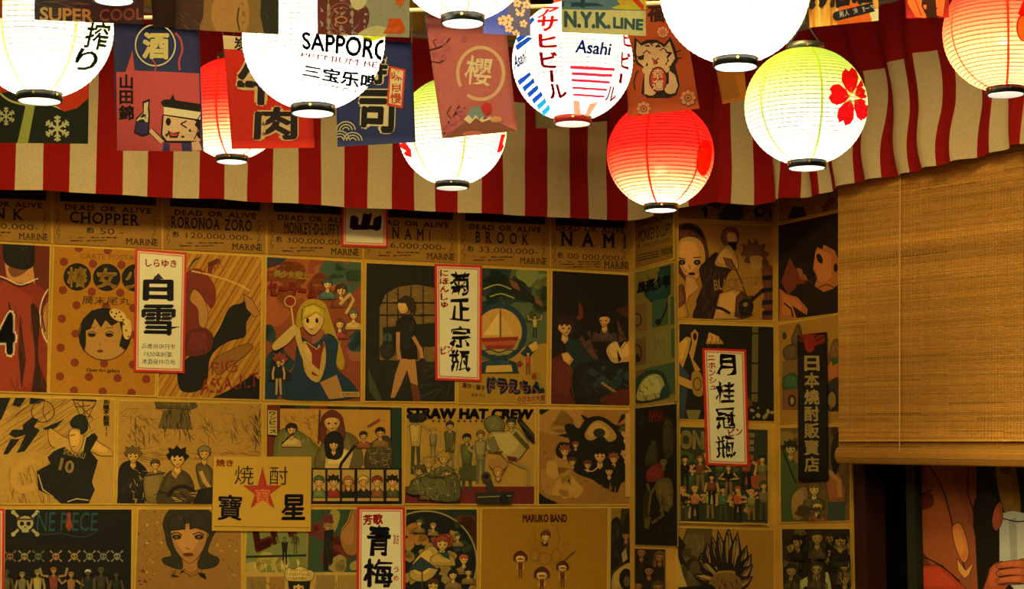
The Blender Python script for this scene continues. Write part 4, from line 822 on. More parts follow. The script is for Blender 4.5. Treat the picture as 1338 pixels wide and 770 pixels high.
def d_village(a):
    a.p('a06f2a', '148,520 348,525 348,665 148,665'); a.st('6c4a1c', 170, 156, 528, 342, 600, 12, 0, .8, 50, seed=12); a.st('5c3e18', 60, 156, 590, 342, 600, 18, 5, .8, 12, seed=13)
    a.p('4a3818', '202,524 256,526 258,532 248,536 204,534', sm=0); a.p('5c4620', '214,536 246,536 252,562 206,560'); a.st('241a0c', 40, 212, 530, 250, 562, 16, 80, 1, 25, seed=3)
    for x0, s_ in ((166, 3), (184, 5), (262, 7), (300, 8), (320, 9)): a.st('4c3618', 14, x0, 540, x0 + 16, 572, 16, 70, 1, 30, seed=s_)
    a.st('3c2a12', 24, 330, 530, 344, 610, 16, 80, 1.6, 20, seed=7)
    a.p('14100b', '154,650 156,612 170,602 184,606 194,622 190,658 152,658', sm=1); a.st('a87c38', 20, 172, 610, 196, 656, 8, 60, 1, 60, seed=5); a.bust(174, 596, 9, 'a8742c', '5a431c', None, style=2)
    a.p('6c5024', '188,624 204,616 214,622 212,656 192,656', sm=1); a.bust(203, 608, 6, 'a8742c', '3a2a14', None); a.l('2a1e10', 2, '190,622 204,620 216,618')
    a.p('3c2c14', '206,658 212,630 222,616 236,614 248,622 254,640 248,658', sm=1); a.p('a8742c', '226,612 234,616 230,626 224,620'); a.bust(232, 600, 11, 'b07c34', '0f0d0a', None, style=2); a.ring('17110b', 5, 238, 648, 16, 12, 180, 360); a.st('c09448', 10, 222, 640, 250, 656, 9, 10, 1, seed=8)
    a.p('4a3818', '256,610 268,606 278,616 278,640 264,640', sm=1); a.l('b07c34', 5, '262,616 268,630 276,640'); a.bust(267, 593, 8, 'a8742c', '6c5428', None); a.p('14100b', '252,658 260,640 280,636 300,640 300,658'); a.st('17110b', 30, 156, 640, 280, 658, 10, 20, 1.2, 40, seed=10)
poster('comic page of pirates in front of a sketched windmill village', '153,522 344,526 343,661 151,660', WB, 'a06f2a', d_village, border=GAP, bw=2)
def d_group(a):
    a.p('62200f', '344,526 530,530 530,665 344,665')
    for x0, x1, c in ((366, 385, '120c0a'), (385, 406, '1c3018'), (406, 427, '6c2012'), (427, 448, '2a100a'), (448, 470, '1c3018'), (470, 512, '140c08'), (512, 530, '17301c')): a.r(c, x0, 528, x1, 665)
    a.p('b0782a', '366,534 510,536 510,613 366,613'); a.st('7c4c1c', 80, 368, 538, 420, 600, 12, 40, 1, 60, seed=3); a.p('5c5424', '360,570 384,560 420,590 410,613 362,613', sm=1); a.p('6a5a2c', '362,590 400,578 412,600 380,608', sm=1)
    a.p('5c4a24', '414,613 420,580 436,566 456,566 470,580 470,613', sm=1); a.bust(434, 552, 13, 'b07c3c', '5c2414', None, style=1); a.p('b89450', '424,613 426,586 442,592 450,586 462,590 456,613'); a.p('14100c', '426,596 424,576 430,566 440,564 448,572 448,592 442,600 432,600', sm=1); a.bust(436, 582, 7, 'b07c3c', '14100c', None); a.l('14100c', 4, '464,582 446,606 444,613')
    a.bust(381, 562, 7, 'b07c3c', '1c140e', 'a88444', style=0); a.l('1c140e', 2, '368,580 384,566'); a.p('3a3018', '478,613 480,586 496,572 510,574 510,613', sm=1); a.st('8c6c34', 30, 480, 580, 508, 610, 8, 40, 1, 60, seed=4); a.bust(475, 570, 5, 'a87038', '1c140e', '7c3c1c'); a.bust(497, 566, 6, 'a87038', '14100c', '6c5020'); a.l('7c3c20', 3, '480,558 496,548'); a.l('3c1c10', 2, '418,536 416,580')
    a.r('14100b', 404, 612, 526, 657); 
    for i, x in enumerate((409, 428, 447, 467, 485, 505)):
        a.r('a8803a', x, 614, x + 16, 655); sv = a.clip; a.clip = [(x, 614), (x + 16, 614), (x + 16, 655), (x, 655)]
        a.bust(x + 8, 630, 6.5, 'b07c3c', ('3c4a20', '1c140e', '9c5c1c', 'b08c34', '6c2012', '14120e')[i], ('5c6030', '7c2414', '14100c', '1c1c18', '6c3c20', '3c3c20')[i], w_=1.3, style=(0, 2, 1, 0, 0, 2)[i]); a.clip = sv
    a.r('b08c48', 350, 536, 362, 568, 1); a.vt('17120c', 'ワンピース', 351, 538, 361, 567, .04, lean=1)
poster('red and green framed comic poster with six small portrait panels below', '347,527 527,531 527,661 346,661', WB, '62200f', d_group, border=GAP, bw=2)
def d_crew(a):
    a.p('a8792a', '525,528 702,532 702,665 525,665'); a.p('611c18', '528,636 702,636 702,662 528,662'); a.q('14100b', 'STRAW HAT CREW', [(531, 532), (698, 534), (696, 549), (531, 548)], .075)
    for i in range(9):
        x = 566 + i * 7.6 + (3 if i > 3 else 0); y = 550.5; a.p('2a1a0e', [(x + (2.6 if k % 2 == 0 else 1.1) * math.sin(k * math.pi / 5), y - (2.6 if k % 2 == 0 else 1.1) * math.cos(k * math.pi / 5)) for k in range(10)])
    G = '5c5628'; a.fig(543, 620, 78, '8c6c34', '14120c', 'a07c34', '3a3820', arm=3, wide=.9); a.p('14120e', '532,542 556,540 558,548 552,552 536,552'); a.fig(566, 604, 44, 'a8803c', 'a0702c', '6c5c34', '6c6030', arm=1); a.fig(588, 626, 74, 'a0783c', '2a2014', '4a4020', '7c6434', arm=1, wide=.9); a.fig(610, 640, 72, '8c7034', '14120e', '4c4820', '3a381c', arm=0, wide=1.0); a.p('44401e', '600,610 624,608 624,628 598,628'); a.fig(628, 632, 68, 'a0783c', '5c4420', '7c683c', '5c5430', arm=1)
    a.p('5c5428', '632,552 640,544 652,544 660,556 654,566 640,566', sm=1); a.p('9c8040', '640,566 660,564 676,560 690,580 678,600 664,604 652,592 636,590', sm=1); a.p('4c3a20', '636,588 658,590 654,594 640,592'); a.l('6c6030', 12, '640,572 648,590'); a.l('8c7040', 5, '670,604 690,612 690,634', sm=0); a.l('4c4020', 6, '672,566 690,586', sm=0); a.bust(668, 554, 6, '9c7838', '2a2a18', None); a.p('5c1c14', '662,596 676,598 674,604 664,602'); a.p('14120c', '678,544 700,570 700,582 690,574 676,550'); a.l('3c341c', 3, '680,552 700,572')
    for x, y, r_, c in ((560, 606, 8, '9c7434'), (548, 616, 8, '4a4020'), (580, 600, 9, 'a0782c'), (584, 620, 10, '5a5428'), (562, 630, 9, '4c4420')): a.bust(x, y, r_ * .8, 'a0783c', c, '544c24', style=2)
    a.p('4a4420', '532,640 550,620 570,626 596,620 602,648 592,656 566,654 556,648 536,646', sm=1); a.st('1c180e', 40, 536, 610, 600, 654, 10, 40, 1, 60, seed=3); a.st('a08444', 24, 536, 600, 600, 650, 8, 40, 1, 60, seed=4)
    a.bust(651, 612, 9, 'b07c3c', '9c6a30', None, style=2); a.e('9c6a30', 651, 606, 12, 8); a.bust(651, 618, 6, 'b07c3c', '9c6a30', None); a.l('2c281c', 9, '636,624 644,644'); a.e('3c3828', 635, 623, 6.5); a.e('0f0d0a', 635, 623, 4); a.p('24201a', '620,644 672,642 668,660 624,660'); a.l('7c6c44', 1.5, '624,650 668,648'); a.e('14120e', 658, 652, 6)
poster('yellow poster of a crew posing on a dark red floor under capitals', '529,531 701,533 700,661 527,660', WB, 'a8792a', d_crew, border=GAP, bw=2)
def d_blot(a):
    a.p('8c5a22', '700,530 832,532 832,665 700,665'); a.bl('9c6a2c', 7, 720, 545, 800, 650, 24, seed=3); a.bl('b07c34', 4, 710, 610, 760, 650, 16, seed=4); a.p('14100a', '700,640 712,650 730,658 700,662'); a.p('14100a', '700,530 722,533 708,542 700,540'); a.st('4c3214', 14, 704, 540, 825, 655, 9, 30, 1, 60, seed=6)
    a.p('14120c', '730,598 726,588 732,578 744,578 740,566 738,556 748,554 756,560 764,550 776,544 790,546 806,556 820,554 824,568 824,620 812,632 806,644 794,640 784,634 772,626 760,622 750,616 744,602', sm=1)
    for Q_ in ('758,541 772,548 766,554', '728,569 746,566 748,574', '812,542 824,540 806,556', '730,610 732,628 729,612', '744,626 746,636 742,628'): a.p('14120c', Q_)
    a.p('9c6e30', '764,566 774,552 786,550 800,560 806,572 796,578 786,570 774,576 766,574', sm=1); a.e('2a2414', 783, 566, 8, 6)
    for x, y, r_, c in ((738, 590, 6.5, '7c3c20'), (752, 582, 4, '6c3818'), (784, 596, 9, '0f0d0a'), (818, 566, 8, '4c3c1c'), (802, 600, 6, '7c3c20'), (768, 608, 5, '5c2c18'), (748, 604, 5, '4a2c18'), (818, 596, 6, 'a07c38'), (796, 616, 6, '17140e')): a.bust(x, y, r_, 'a8743c', c, None, style=2)
    a.l('c09a54', 1.3, '764,614 774,616 782,610', sm=1); a.st('8c6428', 24, 776, 630, 808, 650, 12, 85, 1.2, 20, seed=7); a.l('a87c3c', 12, '823,540 823,650')
poster('parchment poster with faces gathered inside a black ink blot', '703,533 827,534 828,661 702,661', WB, '8c5a22', d_blot, border=GAP, bw=2)
# ---- row 4
def skull(a, x, y, r, c, k='0d0c0a', hat=None):
    for s1 in (-1, 1): a.l(c, r * .3, [(x - r * 1.25, y + s1 * r * 1.15), (x + r * 1.25, y - s1 * r * 1.15)]); [a.e(c, x + s2 * r * 1.3, y + s2 * s1 * -1.2 * r, r * .26, adv=False, n=8) for s2 in (-1, 1)]
    a.e(k, x, y, r * 1.05, r * 1.0); a.e(c, x, y, r * .88, r * .8); a.p(c, [(x - r * .45, y + .5 * r), (x + r * .45, y + .5 * r), (x + r * .35, y + 1.0 * r), (x - r * .35, y + 1.0 * r)])
    for s1 in (-1, 1): a.e(k, x + s1 * r * .36, y + .05 * r, r * .24)
    a.e(k, x, y + .45 * r, r * .1, n=8)
def d_title(a):
    a.p('100e0b', '0,660 176,660 176,775 0,775'); skull(a, 33, 684, 12, '9c8c5c'); a.l('5c2818', 2.5, '22,679 44,679')
    a.q('20403c', 'ONE PIECE'[1:], [(49, 669), (128, 670), (126, 694), (48, 695)], .0); a.p('74301c', '87,671 90,669 93,671 93,678 96,688 92,694 88,694 85,688 88,678'); a.l('2c3c3c', 1, '50,697 62,699 80,697 92,700 108,702 124,696 128,690', sm=1)
    for i, x in enumerate((13, 32, 50, 73, 97, 117, 135, 153)): skull(a, x, 727, 5.2, ('7c5034', '8c7448', '5c5a34', '9c6844', '94703c', '7c7448', '6c6450', '7c745c')[i])
    for i, (x, t, b) in enumerate(((29, '5c5430', '3c3420'), (49, '94783c', '34501c'), (70, '6c2c1c', '5c3820'), (93, '7c5030', '6c4828'), (115, '1c1c1a', '14140f'), (132, '2c281c', '2a2818'), (152, '1c1a16', '1c1a16'), (8, '4c3c20', '2c2414'))): a.fig(x, 800, 52 + (i % 3) * 3, '8c6c3c' if i < 4 else '4a3c24', ('5c5a2c', '6c5c28', '7c3c1c', '8c4c28', 'a09870', '3c3820', '1c1a14', '3c3020')[i], t, b, arm=(0, 0, 2, 3, 0, 0, 0, 0)[i])
poster('black poster with blue-green title letters and a row of small skulls', '5,664 174,664 173,775 4,775', WB, '100e0b', d_title, border=GAP, bw=2)
def d_girl(a):
    a.p('8c5e24', '174,660 320,660 320,775 174,775'); a.st('5c3c18', 260, 178, 666, 312, 772, 4, 30, 1, 80, seed=3); a.bl('6c2c14', 12, 178, 690, 192, 768, 2.2, seed=4); a.bl('b08844', 30, 180, 680, 312, 768, 1.8, seed=5)
    a.p('8c5c24', '192,775 206,748 238,740 262,740 292,750 300,775', sm=0); a.p('8a5622', '238,724 262,724 264,748 250,754 236,746')
    a.p('2a2416', '216,700 213,684 220,668 236,662 256,663 274,668 282,690 276,706 272,722 286,730 282,740 264,744 258,738 266,716 272,690 226,690 228,712 238,734 236,744 216,738 212,730 224,726 218,712', sm=1)
    a.p('9c6630', '223,694 230,688 248,684 268,690 270,706 262,724 250,736 240,732 228,716', sm=1); a.p('241e14', '219,694 222,676 236,668 242,678 242,692 230,693'); a.p('241e14', '248,692 248,674 262,668 276,680 276,700 268,694 256,690')
    for x in (231, 260): a.e('1c140c', x, 702, 6, 3.4); a.e('5c4420', x, 702, 2.4); a.l('1c140c', 1.4, [(x - 8, 699), (x, 696), (x + 7, 700)], sm=1)
    a.e('5c2414', 246, 725, 7, 2.6); a.l('6c441c', 1.2, '243,716 246,718 249,717'); a.st('120e0a', 10, 222, 746, 236, 756, 8, -20, 1.4, 50, seed=8); a.p('120e0a', '258,748 268,750 270,758 262,754')
poster('brown poster portrait of a woman with a dark flipped bob', '179,664 317,664 317,775 175,775', WB, '8c5e24', d_girl, border=GAP, bw=2)
def d_collage(a):
    a.p('8a6428', '318,660 470,660 470,775 318,775'); a.p('6c6a34', '321,664 400,664 400,748 321,748'); a.q('581c10', 'LH', [(324, 660), (378, 650), (386, 700), (334, 724)], .05); a.bl('a08438', 6, 326, 730, 396, 745, 12, seed=3); a.l('1c2418', 3, '321,728 400,726'); a.fig(372, 738, 36, '5c5c28', '3c4a20', '0f0d0a', '0f0d0a', arm=2); a.fig(386, 724, 28, '4c3c20', '1c140c', '3c3020', '4c4420'); a.st('c09c50', 14, 326, 730, 396, 745, 14, 80, 2, 8, seed=9)
    a.p('2c3c24', '404,664 468,664 468,748 402,748'); a.bl('5c2014', 6, 404, 690, 466, 730, 16, seed=4); a.p('8c7434', '432,668 444,670 440,690 430,700', sm=1); a.p('5c1c14', '420,676 434,672 436,684 424,688'); a.bust(428, 690, 5, '8c6c34', '7c5c24', None, style=2); a.p('0f0f0d', '424,694 436,692 434,716 436,746 431,746 430,718 428,746 423,746 424,716', sm=0); a.p('845424', '444,700 456,682 462,664 468,664 468,720 452,724', sm=1); a.bl('8c7034', 5, 440, 736, 466, 746, 10, seed=8)
    a.r('aa8038', 320, 748, 470, 775); a.r('7c5c28', 322, 754, 348, 775); a.r('8c5c28', 352, 754, 372, 775); a.st('5c4018', 40, 322, 754, 468, 775, 10, 60, 1, 50, seed=6); a.r('80602c', 413, 752, 438, 775); a.r('8a682c', 441, 752, 466, 775); a.p('14100c', '376,758 406,758 404,775 378,775'); a.bust(390, 768, 9, 'a8803c', '14100c', None)
    a.p('b08c44', '372,748 376,742 384,744 392,740 402,744 410,748 408,758 398,760 384,760 374,758', sm=1); a.t('241808', 'MOM, LEAVE', 379, 744, 403, 748); a.t('241808', 'EVERYTHING', 378, 749, 404, 753); a.t('241808', 'TO ME!!', 381, 754, 400, 758)
poster('collage comic poster in teal and dark red with a small speech bubble', '321,664 471,664 471,775 318,775', WB, '8a6428', d_collage, border=GAP, bw=2)
def d_round(a):
    a.p('1c241e', '525,660 628,660 628,775 525,775'); a.bl('4c2414', 8, 604, 680, 630, 740, 14, seed=3); a.p('8c5c24', '610,770 624,740 626,775'); a.e('0f120e', 556, 735, 66, 66, n=48); a.ring('8c7444', 2, 556, 735, 67, 67, n=60); a.bl('26301c', 24, 535, 680, 612, 760, 8, seed=5); a.bl('8c6c30', 26, 532, 690, 600, 760, 7, seed=6)
    a.bl('9c6424', 5, 534, 690, 558, 712, 12, seed=7); a.p('7c3420', '562,704 576,698 590,700 592,712 574,718', sm=1); a.p('a8803c', '540,735 560,715 572,720 572,745 556,760 536,755', sm=1); a.bust(578, 711, 9, 'a8803c', '7c2c1c', '9c7434'); a.p('1c3034', '530,748 550,728 572,744 560,742 551,748 542,744'); a.l('3c2810', 1.6, '551,730 552,770'); a.p('1c3830', '572,722 586,722 588,732 580,728')
    for x, y, r_, c in ((598, 702, 4, '3c4420'), (606, 732, 6, '8c3c1c'), (612, 748, 5, '14140f'), (592, 752, 6, '14140f'), (566, 688, 4, '7c5c24'), (548, 684, 4, '4c4c24')): a.bust(x, y, r_, 'a8803c', c, '6c5028')
    a.bust(566, 766, 8, 'a8803c', '3c2010', '5c3c20')
poster('dark poster with a crowd of small figures inside a big circle', '529,664 625,664 625,775 526,775', WB, '1c241e', d_round, border=GAP, bw=2)
def d_band(a):
    a.p('92600f', '624,660 800,660 800,775 624,775'); a.q('541c10', 'MARUKO BAND', [(683, 672), (741, 672), (741, 683), (683, 683)], .05); a.e('6c4a18', 714, 695, 5, 4); a.bust(713, 702, 6, 'b0843c', '5c2414', None, style=0); a.p('3c2410', '707,708 712,712 716,708 716,714 708,714'); a.ring('6c4a18', 1, 712, 730, 9, 8); a.ring('6c4a18', 1, 699, 726, 6, 8); a.ring('6c4a18', 1, 727, 726, 6, 8); a.st('7c541c', 50, 690, 708, 742, 738, 8, 20, .8, 50, seed=3)
    for x, y in ((697, 697), (728, 696)): a.l('6c4a18', 1, [(x, y - 8), (x + 3, y + 12)])
    for x, y, r_ in ((680, 730, 8), (708, 752, 9), (735, 742, 7)): a.bust(x, y, r_, 'b0843c', '4c1c10', None, style=3); a.fig(x, y + 26, 26, 'b0843c', '4c1c10', '5c2014', '5c3014')
    a.l('5c3c14', 1.5, '736,733 752,720')
poster('plain mustard poster with maroon lettering above a tiny band of children', '628,663 796,662 795,775 626,775', WB, '98681a', d_band, border=GAP, bw=2)
def d_dim(a):
    a.p('30220f', '795,660 832,660 832,775 795,775'); a.p('7c5820', '797,664 812,664 808,700 797,704'); a.p('14100b', '797,690 806,676 812,690 812,730 800,745 797,740', sm=1); a.p('140f0a', '812,700 820,672 830,680 830,740 814,742', sm=1); a.bust(818, 700, 6, '7c4c20', '1c120a', None, style=2); a.p('8c7038', '812,724 818,716 820,730 814,736'); a.p('8c6c30', '800,752 815,738 826,736 830,748 818,756 812,775 800,775', sm=1); a.e('100d0a', 818, 757, 9, 14); a.e('4c4020', 819, 760, 4, 7)
poster('dim poster sliver of hooded figures at the corner beside the mustard poster', '797,663 829,663 829,775 796,775', WB, '30220f', d_dim, border=GAP, bw=1.5)
# ---- return wall (between the two corners)
def d_rw1(a):
    a.p('7c541c', '824,270 886,250 886,340 824,360'); a.q('14100a', 'DEAD OR ALIVE', [(832, 290), (880, 278), (880, 284), (832, 297)], .02); a.q('14100a', 'MONKEY·D·LUFFY', [(834, 301), (878, 291), (878, 306), (834, 318)], .02); a.q('3c260e', '฿ 300,000,000-', [(833, 320), (878, 309), (878, 315), (833, 326)], 0)
    for i in range(3): a.l('24160a', 1.2, [(833, 334 + i * 3.5), (861, 328 + i * 3.4)])
    a.q('14100a', 'MARINE', [(864, 325), (879, 322), (879, 331), (864, 335)], .01)
poster('narrow reward notice on the short return wall, letters sloping upward', '828,270 881,258 881,339 828,353', WR, '7c541c', d_rw1, border=GAP, bw=1.5, group='reward notices in the top row')
def d_rw2(a):
    a.p('6c5a26', '824,340 886,330 886,530 824,540'); a.p('17302c', '862,350 876,346 876,384 866,396 852,396 842,386 844,376 864,372', sm=0); a.q('100f0b', '鉄腕少年', [(833, 368), (876, 358), (876, 375), (833, 384)], .06, wob=3); a.l('5c2014', 1.5, '846,360 848,366 852,364')
    for Q_, c in (('828,400 845,396 845,432 828,436', '6c4a24'), ('852,394 873,389 873,424 852,429', '34442c'), ('876,388 882,387 882,424 876,424', '34442c'), ('828,444 844,440 844,476 828,479', '5c4020'), ('850,438 872,433 872,468 850,472', '6a6030'), ('877,430 882,430 882,466 877,468', '34442c'), ('828,486 842,482 842,522 828,527', '5c4020'), ('842,482 882,473 882,514 842,522', '34442c')): a.p(c, Q_)
    a.ring('14100b', 1.4, 832, 418, 6, 8); a.ring('14100b', 1.6, 833, 462, 5, 11); a.e('14100b', 833, 468, 3, 6); a.l('14100b', 2, '872,396 868,410 862,420', sm=1); a.e('14100b', 860, 421, 4, 4); a.st('4c4020', 24, 852, 440, 870, 466, 5, 85, .8, 10, seed=4)
    a.p('1c2c24', '830,526 830,500 840,488 856,484 868,490 874,510 870,520', sm=1); a.p('908044', '833,524 836,502 848,490 862,490 869,504 868,518', sm=1); a.st('2a2412', 18, 836, 492, 866, 520, 9, 40, 1, 60, seed=5); a.p('17302c', '866,506 872,504 876,516 862,520', sm=1)
poster('olive comic page of small panels on the short return wall', '828,355 882,342 884,524 829,531', WR, '6c5a26', d_rw2, border='9a7830', bw=1.5)
def d_nana(a):
    a.p('0f0c08', '824,520 890,520 890,720 824,720'); a.q('8c1c14', 'NANA', [(848, 536), (866, 534), (866, 550), (848, 552)], .01); a.e('1c1a10', 838, 548, 3, 9); a.p('2c2412', '868,550 874,546 880,560 880,590 870,600 866,580', sm=1); a.bust(873, 560, 4, '3c3018', '2a2212', None)
    a.p('2a2414', '842,606 848,584 854,576 860,590 858,606', sm=1); a.bust(854, 578, 4, '3c3018', '14100a', None); a.p('5c1c14', '844,618 852,608 864,606 868,620 866,628 846,630', sm=1); a.bust(867, 606, 5, '5c4a24', '4c3c1c', None); a.p('4c3c1c', '858,628 876,626 880,650 872,670 858,650', sm=1)
    for P in ('846,632 850,650 846,676', '860,630 848,650', '862,646 866,674 852,684', '876,640 878,660 862,668', '842,684 850,676'): a.l('54431f', 3.5, P)
    a.p('241c10', '840,650 848,640 846,690 840,690'); a.st('2a2010', 16, 834, 640, 882, 690, 12, 80, 1.4, 30, seed=3); a.p('4c3c1c', '842,676 850,680 848,692 842,690')
poster('tall black poster of seated figures with red lettering on the return wall', '829,533 885,527 886,715 829,713', WR, '0f0c08', d_nana, border='8c7440', bw=1)
def d_faces(a):
    a.p('20170c', '824,710 875,712 875,775 824,775')
    for x, y, r_, c in ((838, 722, 7, '1c120a'), (862, 728, 7, '5c4018'), (848, 746, 7, '14100a'), (834, 766, 7, '17110a'), (860, 768, 8, '4a3416')): a.bust(x, y, r_, '74481e', c, '17110a', style=1, w_=1.3)
poster('dark poster of crowded faces below the tall black poster', '829,717 869,718 869,775 829,775', WR, '20170c', d_faces, border='5c451e', bw=1)
# ---- middle wall
def d_strip(a):
    a.p('7a5220', '884,240 1014,240 1014,300 884,300'); a.bl('2a3a18', 7, 925, 262, 975, 286, 12, seed=4); a.l('14100a', 4, '916,276 922,272 922,284', sm=1); a.e('0f0f0b', 992, 277, 7, 7); a.e('0f0f0b', 1010, 280, 5, 6); a.bl('8a7030', 5, 975, 270, 1005, 288, 5, seed=3); a.l('a86c34', 1, '904,290 914,288')
poster('green and tan poster strip peeking out under the valance hem', '885,200 1011,203 1011,292 885,287', WM, '7a5220', d_strip, border=GAP, bw=1.5)
def d_girls(a):
    a.p('986420', '880,284 1018,290 1018,425 880,420'); a.p('4c2418', '884,330 884,300 896,292 912,296 922,312 926,336 928,352 916,352 914,340 904,372 890,360 884,350', sm=1); a.p('14100c', '888,300 898,293 914,300 920,314 906,300', sm=1)
    a.p('b87c3c', '886,340 886,318 894,310 908,310 918,318 922,336 918,352 910,366 902,368 892,356', sm=1); a.p('b87c3c', '896,360 908,364 914,376 900,388 890,420 884,420 884,400 894,384', sm=0)
    for x in (891, 911): a.e('20120c', x, 343, 4.6, 3.6); a.e('5c5030', x, 343, 1.8); a.l('20120c', 1.3, [(x - 5, 337), (x + 5, 336 if x > 900 else 339)])
    a.e('20100c', 904, 358, 4.5, 2); a.l('4c2c18', 1, '900,346 902,352')
    a.p('24140e', '914,352 924,340 936,330 948,340 958,348 950,360 944,380 942,400 934,417 906,417 912,394 918,376', sm=1)
    r_ = random.Random(4)
    for i in range(40): x, y = r_.uniform(914, 948), r_.uniform(342, 408); a.l(('6c3c20', '14100c', '5a2e1a')[i % 3], 2.6, [(x, y), (x + r_.uniform(-7, 7), y + 12)], adv=False, taper=.8)
    a.o += a.step; a.p('5c2c1a', '884,380 892,372 896,392 890,404 884,404', sm=1); a.p('986420', '884,404 896,396 900,412 892,420 884,420')
    a.p('5c3420', '942,312 946,300 956,297 964,302 964,316 950,322', sm=1); a.p('b07c3c', '950,304 960,304 964,314 958,320 950,316', sm=1); a.p('14100c', '952,316 963,316 962,328 952,324'); a.p('a87438', '940,330 952,320 962,334 964,352 948,350 934,346', sm=1); a.p('6c3c20', '944,336 956,338 960,352 950,350')
    a.p('5c3420', '972,326 970,318 976,322 978,312 984,320 988,312 992,322 1000,318 998,328 1006,332 1000,336 1004,344 992,346 980,344 972,342 976,334 968,334'); a.p('a87438', '980,336 996,336 994,350 984,352', sm=1)
    a.l('b88c48', 0.1, '0,0 1,1'); a.l('24140e', 1.4, '956,340 966,362 976,388'); a.q('b07c3c', 'BLACK STONES', [(932, 366), (1006, 358), (1008, 370), (934, 380)], .02)
    a.p('b0783a', '940,384 958,378 972,384 966,417 932,417', sm=0); a.l('20140e', 4, '936,402 944,404 954,410', sm=1); a.p('4c2818', '962,388 970,380 976,388 984,386 982,396 972,400 984,412 970,417 960,414'); a.p('17100c', '966,396 976,390 984,398 980,412 968,412', sm=1); a.l('20140e', 4, '978,396 998,378', sm=0); a.e('8c5c30', 974, 398, 3)
    a.p('5c2c1a', '996,340 1010,350 1012,417 996,417 1002,390', sm=0)
    for y in (364, 380, 396, 410): a.l('14100c', 6, [(996, y), (1012, y - 2)])
poster('ochre poster of a pale faced woman in feathers beside punk musicians', '885,289 1011,294 1011,421 885,417', WM, '986420', d_girls, border=GAP, bw=1.5)
def d_bamboo(a):
    a.p('15130c', '880,415 1018,420 1018,556 880,552'); a.p('5c4c24', '983,420 991,421 990,525 982,525'); 
    for y in (436, 475, 514): a.l('14120b', 2, [(982, y), (992, y)])
    a.p('a8742e', '886,450 896,440 904,440 900,460 892,482 886,470', sm=0); a.p('14120e', '896,432 902,424 908,432 906,442 898,440'); a.p('a8742e', '902,436 908,430 913,436 911,448 906,470 916,484 908,486 900,462 904,448', sm=0); a.e('14100b', 908, 440, 2.4, 5); a.p('a8742e', '922,450 926,434 932,436 940,440 946,450'); a.st('4c3418', 8, 924, 438, 942, 450, 10, 80, 1.2, 10, seed=3)
    a.p('2c3438', '884,470 900,490 894,550 884,550'); a.p('a8742e', '886,490 904,498 918,500 916,512 900,508 886,502'); a.p('8c6428', '904,488 916,488 918,516 906,514', sm=1); a.ring('3c2810', 1.4, 911, 502, 5, 8); a.p('6c5a2c', '896,536 916,536 912,548 900,548', sm=0)
    a.p('14100b', '978,530 1011,530 1011,551 978,551'); a.bl('8c7440', 9, 980, 530, 1010, 550, 3, seed=5); a.p('5c3020', '976,516 984,530 976,532')
poster('black poster with a profile face and a bamboo pole', '886,422 1012,426 1013,552 886,549', WM, '15130c', d_bamboo, border=GAP, bw=1.5)
def d_cast(a):
    a.p('2a2a18', '880,550 1010,555 1010,690 880,690'); a.q('a08444', 'ONE PIECE', [(888, 562), (986, 566), (985, 590), (888, 587)], .05); a.bl('3c4420', 8, 890, 595, 1000, 640, 12, seed=3); a.bl('8c3c1c', 4, 970, 590, 1000, 640, 10, seed=5); a.bl('98702c', 14, 890, 640, 1000, 672, 7, seed=6)
    for i, (x, y, h, t) in enumerate(((895, 640, 44, '100e0b'), (915, 640, 44, '5c2c1c'), (940, 638, 46, '3c4420'), (975, 640, 50, '7c3c20'), (996, 640, 44, '5c5424'), (893, 680, 44, '14140f'), (908, 680, 44, '8c5024'), (928, 678, 40, '8c8440'), (945, 680, 44, '3c4a24'), (964, 680, 44, '8c3c1c'), (982, 680, 40, '6c5c28'), (998, 680, 50, '5c4c28'), (930, 660, 40, '5c2c1c'), (952, 648, 40, '0f0e0b'))): a.fig(x, y, h, 'a8783c', ('1c140c', '7c3c1c', 'a07828', '2c3c20')[i % 4], t, ('14140f', '6c5024', '3c3820')[i % 3], arm=i % 4, wide=1.35)
    a.l('17120a', 1.6, '892,683 935,684'); a.l('6c4c1c', 2, '970,683 1000,684'); a.p(GAP, '884,681 1006,685 1006,692 884,690'); a.l('241808', 1.3, '896,684.5 930,685.5')
poster('crowded cast poster with big cream capitals behind the red framed sign', '887,556 1005,560 1005,688 887,685', WM, '2a2a18', d_cast, border='a8802e', bw=2)
